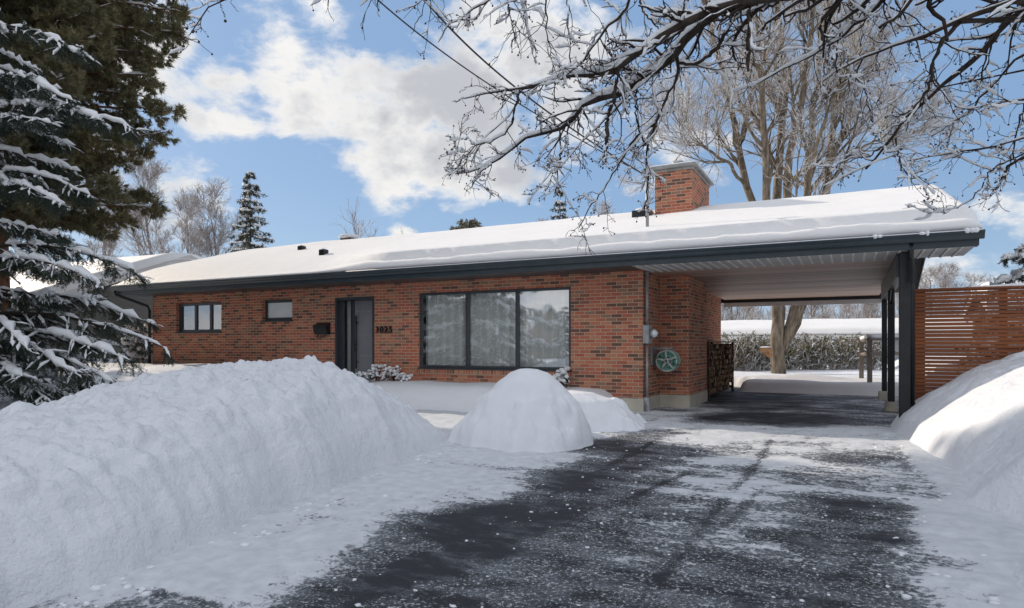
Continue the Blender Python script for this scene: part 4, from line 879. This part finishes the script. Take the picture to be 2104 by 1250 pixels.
maple_t = bare_tree('maple_tree', 'big pale-barked bare maple standing behind the carport, seen over the roof', tuple(mbase), 14, 3.4, 21, M['bark_maple'], M['bark_maple_twig'], .3, n=(14, 10, 8, 2), fork=.36, trunk=maple(), up=.10, wob=.15, ang=(.3, .85), twig_r=.008)
# ------------------------------------------------------------------ farther trees
far = M['bark_far']; frost = M['bark_frost']
def P_at(u, d, z=0): q = at_depth(u, 700, d); return (float(q[0]), float(q[1]), z)
b1 = bare_tree('bare_tree', 'frosted bare tree beside the distant two-topped spruce, over the gabled neighbour roof', P_at(425, 44), 12.0, 3.9, 31, far, far, .2, n=(15, 10, 9, 3), twig_r=.012, up=.12)
b2 = bare_tree('bare_tree', 'frosted bare tree half hidden by the pine branch above the neighbour roof ridge', P_at(310, 40), 12.8, 3.9, 32, far, far, .2, n=(15, 10, 9, 3), twig_r=.011, up=.12)
b3 = bare_tree('bare_tree', 'thin fan-shaped bare tree over the roof between the two small black vents and the chimney', P_at(742, 34), 8.6, 3.4, 33, far, far, .14, n=(9, 5, 3, 0), twig_r=.010, up=.16, fork=.45, ang=(.3, .95))
copy_tree(b3, P_at(815, 38), 2.1, .92, 'thinner bare treetop over the roof, next right of the fan-shaped bare tree')
copy_tree(b1, P_at(225, 46), 2.5, 1.1, 'frosted bare tree showing between the tiers of the spruce')
copy_tree(b2, P_at(375, 47), 2.2, .95, 'frosted bare tree behind the peak of the neighbour gable')
b4 = bare_tree('bare_tree', 'pale bare tree over the roof just left of the chimney', P_at(1255, 50), 12.5, 3.2, 34, frost, frost, .2, n=(14, 9, 7, 3), twig_r=.013, up=.15)
copy_tree(b4, P_at(1120, 56), 1.3, .98, 'pale bare tree beside the narrow snowy spruce top above the roof')
# wood behind the back yard: one can tell the nearer stems apart
lab = ['slim frosted tree behind the snowy back roof at the left of the carport opening', 'slim frosted tree between the carport opening edge and the maple trunk', 'slim frosted tree just right of the forked maple trunk', 'frosted tree over the middle of the snowy back roof right of the maple', 'frosted tree seen just left of the carport posts', 'frosted bushy tree between the carport posts and the roof end', 'frosted bushy tree over the left end of the cedar fence', 'frosted bushy tree over the cedar fence below the roof corner', 'frosted bushy tree left of the dark snowy evergreen', 'frosted bushy tree behind the dark snowy evergreen']
for i, (u, d, s) in enumerate(((1492, 47, .62), (1545, 50, .6), (1680, 46, .62), (1735, 50, .62), (1785, 46, .6), (1850, 42, .58), (1905, 38, .57), (1950, 42, .62), (2015, 40, .55), (2095, 44, .62))):
    copy_tree(b4 if i % 2 else b1, P_at(u, d, -.2), i*1.1, (s*1.2, s*1.2, s*.88), lab[i], 'frosted trees along the back fence line')
rng = np.random.default_rng(50); SP = []
for i in range(640):
    u = rng.uniform(1380, 2300); d = rng.uniform(50, 62); q = P_at(u, d, 0); SP.append([q[0], q[1], -.3])
SP = np.array(SP); ST = shoot(rng, SP, np.tile([0, 0, 1.], (640, 1)), rng.uniform(3, 6.6, 640), 7, .09, .1); SRr = np.full((640, 1), .05)*np.linspace(1, .2, 7)[None]
A, AR, _ = branch(rng, ST, SRr, 11, .15, 1, .5, 1.7, .3, .9, 5, .15, .1, .6, .4, 'any', .016); B, BR, _ = branch(rng, A, AR, 5, .1, 1, .2, .7, .3, .9, 4, .15, .06, .7, .5, 'any', .012)
tag(link_mesh('far_wood', *join([tubes(ST, SRr, 4), tubes(A, AR, 3), tubes(B, BR, 3)]), frost), 'far frosted wood behind the back yards reading as one grey mass', 'wood', kind='stuff')
s1 = conifer('spruce_tree', 'distant slender two-topped spruce over the left end of the roof', P_at(516, 40), 12.0, [(1, 2.0), (4, 1.75), (6.5, 1.55), (9, 1.05), (11, .55), (12, .12)], 12, .55, 7, .22, M['farspruce'], (34, .16, .018, .8), (5, .5, 4, .25), .13, snow=(.05, .035, .7), z0=1.5, jit=.35, tip=.5)
copy_tree(s1, P_at(506, 40.6), 1.1, (.45, .45, .985), 'thin second leader of the distant spruce, close on its left')
s1b = copy_tree(s1, P_at(1150, 54), 2.0, (.95, .95, 1.19), 'narrow snowy spruce top over the roof left of the chimney')
copy_tree(s1, P_at(1000, 60), .6, (.6, .6, 1.02), 'tiny pointed spruce tip just above the roof beside the round evergreen')
s2 = conifer('pine_tree', 'rounded green evergreen top just showing over the middle of the roof', P_at(963, 58), 12.2, [(3, 3), (8, 2.6), (10.5, 1.9), (11.6, 1.2), (12.2, .5)], 14, .6, 8, .05, M['pine'], (90, .22, .022, .8), (5, .8, 5, .4), .2, hang=False, lift=.25, z0=6, m_b=M['bark_pine'], snow=(.03, .02, .15), shoots=True)
e1 = conifer('evergreen_shrub', 'dark evergreen bowed under thick snow behind the cedar fence', (3.35, 16.4, .2), 3.25, [(.2, 1.5), (1.2, 1.45), (2.2, 1.15), (2.8, .75), (3.2, .3)], 16, .28, 8, .30, M['spruce'], (110, .05, .006, .8), (9, .45, 6, .16), .1, cat='shrub', snow=(.055, .038, .95), snow2=.026, z0=.3)
e2 = conifer('evergreen_shrub', 'snowy evergreen shrub between the spruce tips and the house corner', P_at(290, 19.2, .5), 1.55, [(.1, .8), (.8, .6), (1.3, .35), (1.6, .1)], 18, .2, 7, .15, M['spruce'], (80, .06, .008, .8), (8, .35, 5, .16), .05, cat='shrub', snow=(.06, .04, .95), snow2=.03, z0=.2)
# ------------------------------------------------------------------ hedge
def hedge():
    a = np.array(P_at(1478, 25.2)); b = np.array(P_at(1800, 26.5)); t = empty('hedge', tuple((a+b)/2), 'leafy brown-green hedge dusted with snow across the back yard', 'hedge'); rng = np.random.default_rng(60)
    n = 620; s = rng.random(n); d = (b-a)/np.linalg.norm(b-a); q = np.array([-d[1], d[0], 0]); p = a+(b-a)*s[:, None]+q*rng.uniform(-.45, .45, n)[:, None]; p[:, 2] = .1
    st = shoot(rng, p, norm(rng.normal(0, .25, (n, 3))+np.array([0, 0, 1.])), rng.uniform(1.0, 1.72, n), 6, .16, .05); sr = np.full((n, 1), .016)*np.linspace(1, .3, 6)[None]
    A, AR, _ = branch(rng, st, sr, 9, .15, 1, .15, .5, .4, 1.1, 4, .2, .03, .6, .5, 'any', .005)
    link_mesh('stems', *join([tubes(st, sr, 4), tubes(A, AR, 3)]), M['bark_maple_twig'], t)
    V, F = needle_mesh(rng, A, 26, .085, .026, .5); k = V.reshape(-1, 3, 3); z = k[:, 0, 2]; keep = rng.random(len(k)) < np.interp(z, [.1, .5, .9, 1.3, 1.9], [.15, .35, .9, 1, .8]); k = k[keep]
    link_mesh('leaves', k.reshape(-1, 3), np.arange(len(k)*3).reshape(-1, 3), M['hedge'], t)
    link_mesh('snow', *snow_on(rng, A, .012, .034, 4, .34, .5, .95, 5), M['twigsnow'], t, True)
hedge()
# plants by the front door and window
def snowy_plant(u, v, Y, h, seed, label, n=9, leaf=False):
    q = at_Y(u, v, Y); t = empty('snowy_shrub', tuple(q), label, 'shrub', None); rng = np.random.default_rng(seed); p = np.tile(q, (n, 1))+rng.normal(0, .05, (n, 3))*np.array([1.4, .6, 0])-np.array([0, 0, .05])
    st = shoot(rng, p, norm(rng.normal(0, .42, (n, 3))+np.array([0, 0, 1.])), rng.uniform(.6, 1.05, n)*h, 6, .14, .02); sr = np.full((n, 1), .007)*np.linspace(1, .4, 6)[None]
    A, AR, _ = branch(rng, st, sr, 7, .2, 1, .06, .17, .4, 1, 4, .2, .05, .7, .5, 'any', .003)
    link_mesh('stems', *join([tubes(st, sr, 4), tubes(A, AR, 3)]), M['spruce'] if leaf else M['bark_twig'], t)
    if leaf: link_mesh('leaves', *needle_mesh(rng, A, 60, .05, .012, .6), M['spruce'], t)
    mb = MB(); rr = random.Random(seed)
    for e in np.concatenate([A[::2, -1], st[:, -1]]): r = rr.uniform(.018, .04)*(1.5 if leaf else 1); mb.blob(e, (r*1.2, r, r*.85), 7, 5, .15, rr)
    mb.build('snow', M['twigsnow'], t, True)
snowy_plant(776, 778, 11.5, .36, 1, 'snow-tufted twiggy shrub directly in front of the door, tallest of the little shrubs', 12)
snowy_plant(808, 780, 11.5, .36, 2, 'snow-tufted twiggy shrub under the house number', 10)
snowy_plant(745, 780, 11.3, .2, 3, 'low snow-tufted sprig at the foot of the door', 6)
snowy_plant(828, 782, 11.45, .2, 4, 'low snow-tufted sprig nearest the picture window', 7)
snowy_plant(1160, 790, 11.55, .34, 5, 'dark green plant with snow caps below the right end of the picture window', 8, True)
# ------------------------------------------------------------------ neighbours
def gabled(name, label, x0, x1, y0, y1, ze, zr, wallm, over=.5, snow_t=.3, wins=(), axis='x', cat='house'):
    t = empty(name, ((x0+x1)/2, (y0+y1)/2, 0), label, cat); ym = (y0+y1)/2; xm = (x0+x1)/2
    sl = (zr-ze)/(ym-y0+over)
    mb = MB()
    wz = ze+sl*over-.12
    mb.prism([(y0, -.2), (y0, wz), (ym, zr-.14), (y1, wz), (y1, -.2)], 'x', x0, x1); mb.build('wall', wallm, t)
    a, b = y0-over, y1+over
    mb = MB(); mb.prism([(a, ze), (ym, zr), (b, ze), (b, ze-.13), (ym, zr-.13), (a, ze-.13)], 'x', x0-over*.6, x1+over*.6); rf = mb.build('roof', M['shingle'], t)
    mb = MB()
    for x in (x0-over*.6-.03, x1+over*.6): mb.prism([(a-.02, ze+.02), (ym, zr+.02), (b+.02, ze+.02), (b+.02, ze-.2), (ym, zr-.22), (a-.02, ze-.2)], 'x', x, x+.03)
    mb.box(x0-over*.6, x1+over*.6, a-.03, a, ze-.2, ze-.005); mb.box(x0-over*.6, x1+over*.6, b, b+.03, ze-.2, ze-.005); mb.build('fascia', M['whitepaint'], rf)
    xs = np.linspace(x0-over*.6-.06, x1+over*.6+.06, 60); ys = np.concatenate([[a-.06, a-.08, a-.02], np.linspace(a+.15, b-.15, 40), [b+.02, b+.08, b+.06]])
    X, Y = np.meshgrid(xs, ys); e = np.minimum(np.minimum(X-xs[0], xs[-1]-X), np.minimum(Y-a+.08, b+.08-Y)); Zr = zr-sl*np.abs(Y-ym)
    Z = Zr+.03+snow_t*np.sqrt(np.clip(1-(1-np.clip(e/.35, 0, 1))**2, 0, 1))+.04*vfbm(X*.6, Y*.6, 3, 7)*np.clip(e/.4, 0, 1)-.18*np.exp(-((Y-ym)/.5)**2)
    link_mesh('snow', *grid_mesh(X, Y, Z), M['roofsnow'], t, True)
    for (xa, xb, za, zb, ys_) in wins:
        mb = MB(); mb.box(xa, xb, ys_-.05, ys_+.04, za, zb); w = mb.build('window', M['whitepaint'], t); mb = MB(); mb.box(xa+.08, xb-.08, ys_-.06, ys_+.05, za+.08, zb-.08); mb.build('pane', M['frame'], w)
    return t
gabled('neighbour_house', 'grey-green house with white gable trim and snowy roof behind the spruce', -38, -24.1, 12.2, 23.2, 2.55, 4.88, M['siding'], over=.5)
q0, q1 = P_at(1440, 40), P_at(1790, 40)
gabled('rear_house', 'low house with a long snow-covered roof seen through the carport', -8.5, 6.5, 37, 44, 1.75, 2.5, plain('pale_siding', (.34, .35, .36), (.42, .43, .44), 1, .7), over=.5)
gabled('garden_shed', 'small snow-roofed shed just showing over the cedar fence by the dark evergreen', 3.4, 6.6, 21.5, 25.0, 2.3, 2.95, M['siding'], over=.3, cat='shed')
gabled('opposite_house', 'low tan house with a snowy roof across the street, mirrored in the picture window', -33, -23, -31, -24, 2.6, 4.7, plain('tan_brick', (.22, .15, .10), (.3, .2, .14), 6, .8), wins=((-31, -29.3, 1, 2.1, -24), (-27, -24.6, .9, 2.2, -24)))
for i, (x, y, s, l) in enumerate(((-35, -20, 1.5, 'tall spruce left of the house across the street'), (-21.2, -27, .72, 'shorter spruce hugging the right corner of the house across the street'), (-15.5, -29, 1.0, 'spruce right of the house across the street'), (3.5, -33, 1.9, 'tallest spruce across the street'), (-17, -44, 1.6, 'spruce behind the roof across the street'))):
    copy_tree(spruce, (x, y, .1), i*1.3, s, l)
# birdhouse tray on the maple, posts and rail in the back yard
q = at_depth(1574, 720, 22.6); t = empty('bird_feeder', tuple(q), 'small open wooden bird feeder fixed to the maple trunk', 'bird feeder')
wood = plain('orange_feeder_wood', (.30, .15, .07), (.42, .24, .12), 8, .7)
mb = MB(); x, y, z = q; mb.bbox(x-.19, x+.19, y-.15, y+.15, z-.05, z-.02); mb.box(x-.19, x-.165, y-.149, y+.149, z-.02, z+.10); mb.box(x+.165, x+.19, y-.149, y+.149, z-.02, z+.10); mb.box(x-.16, x+.16, y-.15, y-.125, z-.02, z+.07); mb.build('tray', wood, t)
mb = MB(); mb.blob((x, y, z+.10), (.2, .16, .035)); mb.build('snow', M['snow'], t, True)
mb = MB(); mb.prism([(x-.12, z-.06), (x+.12, z-.06), (x+.20, z-.22), (x+.06, z-.24)], 'y', y-.02, y+.02); mb.build('bracket', wood, t)
pa, pb = at_depth(1770, 778, 18.8), at_depth(1787, 790, 17.2); pc = at_depth(1885, 790, 17.6)
t = empty('garden_rail', (float(pa[0]), float(pa[1]), 0), 'weathered grey post-and-rail beside the snowy back yard', 'railing')
tops = []
for p, h in ((pa, 698), (pb, 694), (pc, 694)):
    d = float(project(p)[2]); zt = 1.224+(V0-h)/FPX*d; mb = MB(); mb.bbox(p[0]-.06, p[0]+.06, p[1]-.06, p[1]+.06, -.1, zt); mb.build('post', M['greywood'], t); tops.append(np.array([p[0], p[1], zt]))
mb = MB()
for a, b in zip(tops, tops[1:]):
    for dz in (-.03, -.42): mb.tube([a+np.array([0, -.08, dz]), b+np.array([0, -.08, dz])], .045, 4)
mb.build('rail', M['greywood'], t)
mb = MB()
for a, b in zip(tops, tops[1:]):
    T = np.linspace(0, 1, 12); mb.tube([a*(1-s)+b*s+np.array([0, -.06, .035]) for s in T], [.05+.012*math.sin(9*s) for s in T], 7)
mb.build('snow', M['snow'], t, True)
# ------------------------------------------------------------------ sky, sun, camera
SUN_EL, SUN_A = R(25), R(11)
sv = Vector((-math.cos(SUN_EL)*math.cos(SUN_A), math.cos(SUN_EL)*math.sin(SUN_A), math.sin(SUN_EL)))
sun = bpy.data.lights.new('sun', 'SUN'); sun.energy = 2.9; sun.angle = R(.53); sun.color = (1, .87, .72)
so = bpy.data.objects.new('sun', sun); sc.collection.objects.link(so); so.rotation_euler = sv.to_track_quat('Z', 'Y').to_euler(); so.location = (-30, 5, 20)
w = bpy.data.worlds.new('World'); sc.world = w; w.use_nodes = True; nt = w.node_tree; nt.nodes.clear(); n = NT(nt)
out = nt.nodes.new('ShaderNodeOutputWorld'); bg = nt.nodes.new('ShaderNodeBackground'); nt.links.new(bg.outputs[0], out.inputs[0])
sky = n.n('TexSky'); sky.sky_type = 'NISHITA'; sky.sun_disc = False; sky.sun_elevation = SUN_EL; sky.sun_rotation = math.atan2(sv.x, sv.y); sky.air_density = 1.0; sky.dust_density = .6; sky.ozone_density = 1.6
d = n.n('TexCoord').outputs['Generated']; d = n.vmath('NORMALIZE', d)
# clouds live in the sky: noise over view direction from the ground, gathered into the banks seen that day, plus unseen fill clouds added overhead and behind
def dirv(u, v): q = ray(u, v); return tuple(q/np.linalg.norm(q))
CL = [(400,205,.075,.6),(470,190,.08,.75),(560,160,.085,.7),(640,220,.085,.8),(700,130,.06,.4),(740,200,.10,.85),(800,270,.10,.9),(850,170,.09,.75),(900,330,.09,.85),(830,350,.08,.75),(960,200,.10,.8),(1000,280,.09,.7),(910,400,.05,.6),(860,395,.05,.6),(1090,100,.10,.75),(1010,60,.08,.5),(1160,180,.10,.7),(1050,370,.05,.6),(1120,390,.05,.4),(540,20,.06,.6),(640,10,.05,.5),(365,100,.05,.65),(350,20,.06,.6),(300,130,.09,.6),(1250,60,.12,.55),(1400,300,.10,.5),(820,480,.03,.6),(700,405,.015,.4),(610,398,.012,.4),(250,400,.10,.6),(330,470,.06,.55),(120,300,.2,.5),(2010,470,.07,.45),(1985,540,.08,.5),(2090,470,.06,.35),(1900,600,.12,.4),(1560,560,.15,.4),(1230,450,.05,.3),(560,480,.03,.25)]
acc = None
for u, v, r, wgt in CL:
    q = n.vmath('DISTANCE', d, dirv(u, v)); s = n.maprange(q, r*1.5, 0, 0, wgt); acc = s if acc is None else n.math('MAXIMUM', acc, s)
zc = n.sep(d)[2]
dd = n.vmath('ADD', d, n.scale(n.vmath('SUBTRACT', n.noise(d, 6, 5, .6, 0, 1), (.5, .5, .5)), (.05, .05, .05)))
f1 = n.noise(n.scale(dd, (1, 1, 1.9)), 9.5, 9, .60)
f2 = n.noise(n.scale(d, (1, 1, 2)), 3.2, 5, .5)
general = n.maprange(f2, .5, .72, 0, .42)
fw = n.vmath('DOT_PRODUCT', d, (-SY, CY, .12)); back = n.math('MAXIMUM', n.maprange(fw, .66, .38, 0, 1), n.maprange(zc, .5, .68, 0, 1)); general = n.math('MULTIPLY', n.math('ADD', .55, general), back)  # unseen overhead and rear cloud cover, added to fill the shaded side
dens = n.math('ADD', n.math('MAXIMUM', acc, general), n.math('MULTIPLY', n.math('SUBTRACT', f1, .5), 1.9))
mask = n.maprange(dens, .30, .72, 0, 1)
sh = n.maprange(n.math('ADD', n.math('MULTIPLY', dens, .55), n.math('MULTIPLY', n.math('SUBTRACT', n.noise(dd, 5.5, 6, .55), .5), -1.3)), .22, .62, 0, 1)
CK = 12.7
cc = n.mix(sh, (.98*CK, .965*CK, .945*CK), (.58*CK, .595*CK, .63*CK))
skyc = n.mix(.62, sky.outputs[0], (4.5, 7.2, 11.6))
haze = n.maprange(zc, .26, -.02, 0, .55); skyc = n.mix(haze, skyc, (.50*CK, .69*CK, .87*CK))
up = n.maprange(zc, .35, .75, 1, 1.5)
cc = n.mix(back, cc, n.mix(n.noise(d, 4, 4), (7.4, 7.4, 7.5), (9.6, 9.5, 9.5)))
up = n.math('MULTIPLY', up, n.maprange(n.vmath('DOT_PRODUCT', d, (0, -.97, .24)), .35, .9, 1, 1.75)); vs = n.n('VectorMath', operation='SCALE'); n.put(vs.inputs[0], cc); n.put(vs.inputs['Scale'], up); cc = vs.outputs[0]  # unseen clouds facing the facade are brightened to light its front
n.put(bg.inputs['Color'], n.mix(n.math('MULTIPLY', mask, .97), skyc, cc)); bg.inputs['Strength'].default_value = .05
cam = bpy.data.cameras.new('camera'); co = bpy.data.objects.new('camera', cam); sc.collection.objects.link(co); sc.camera = co
cam.sensor_width = 36; cam.lens = 36*FPX/2104; cam.shift_y = (V0-625)/2104; cam.clip_end = 2000; cam.clip_start = .05
co.location = CAM; co.rotation_euler = (R(90), 0, .476)
sc.view_settings.view_transform = 'Standard'; sc.view_settings.look = 'None'; sc.view_settings.exposure = .58; sc.view_settings.gamma = 1
sc.cycles.use_denoising = True; sc.cycles.max_bounces = 6; sc.cycles.transparent_max_bounces = 8; sc.cycles.sample_clamp_indirect = 6
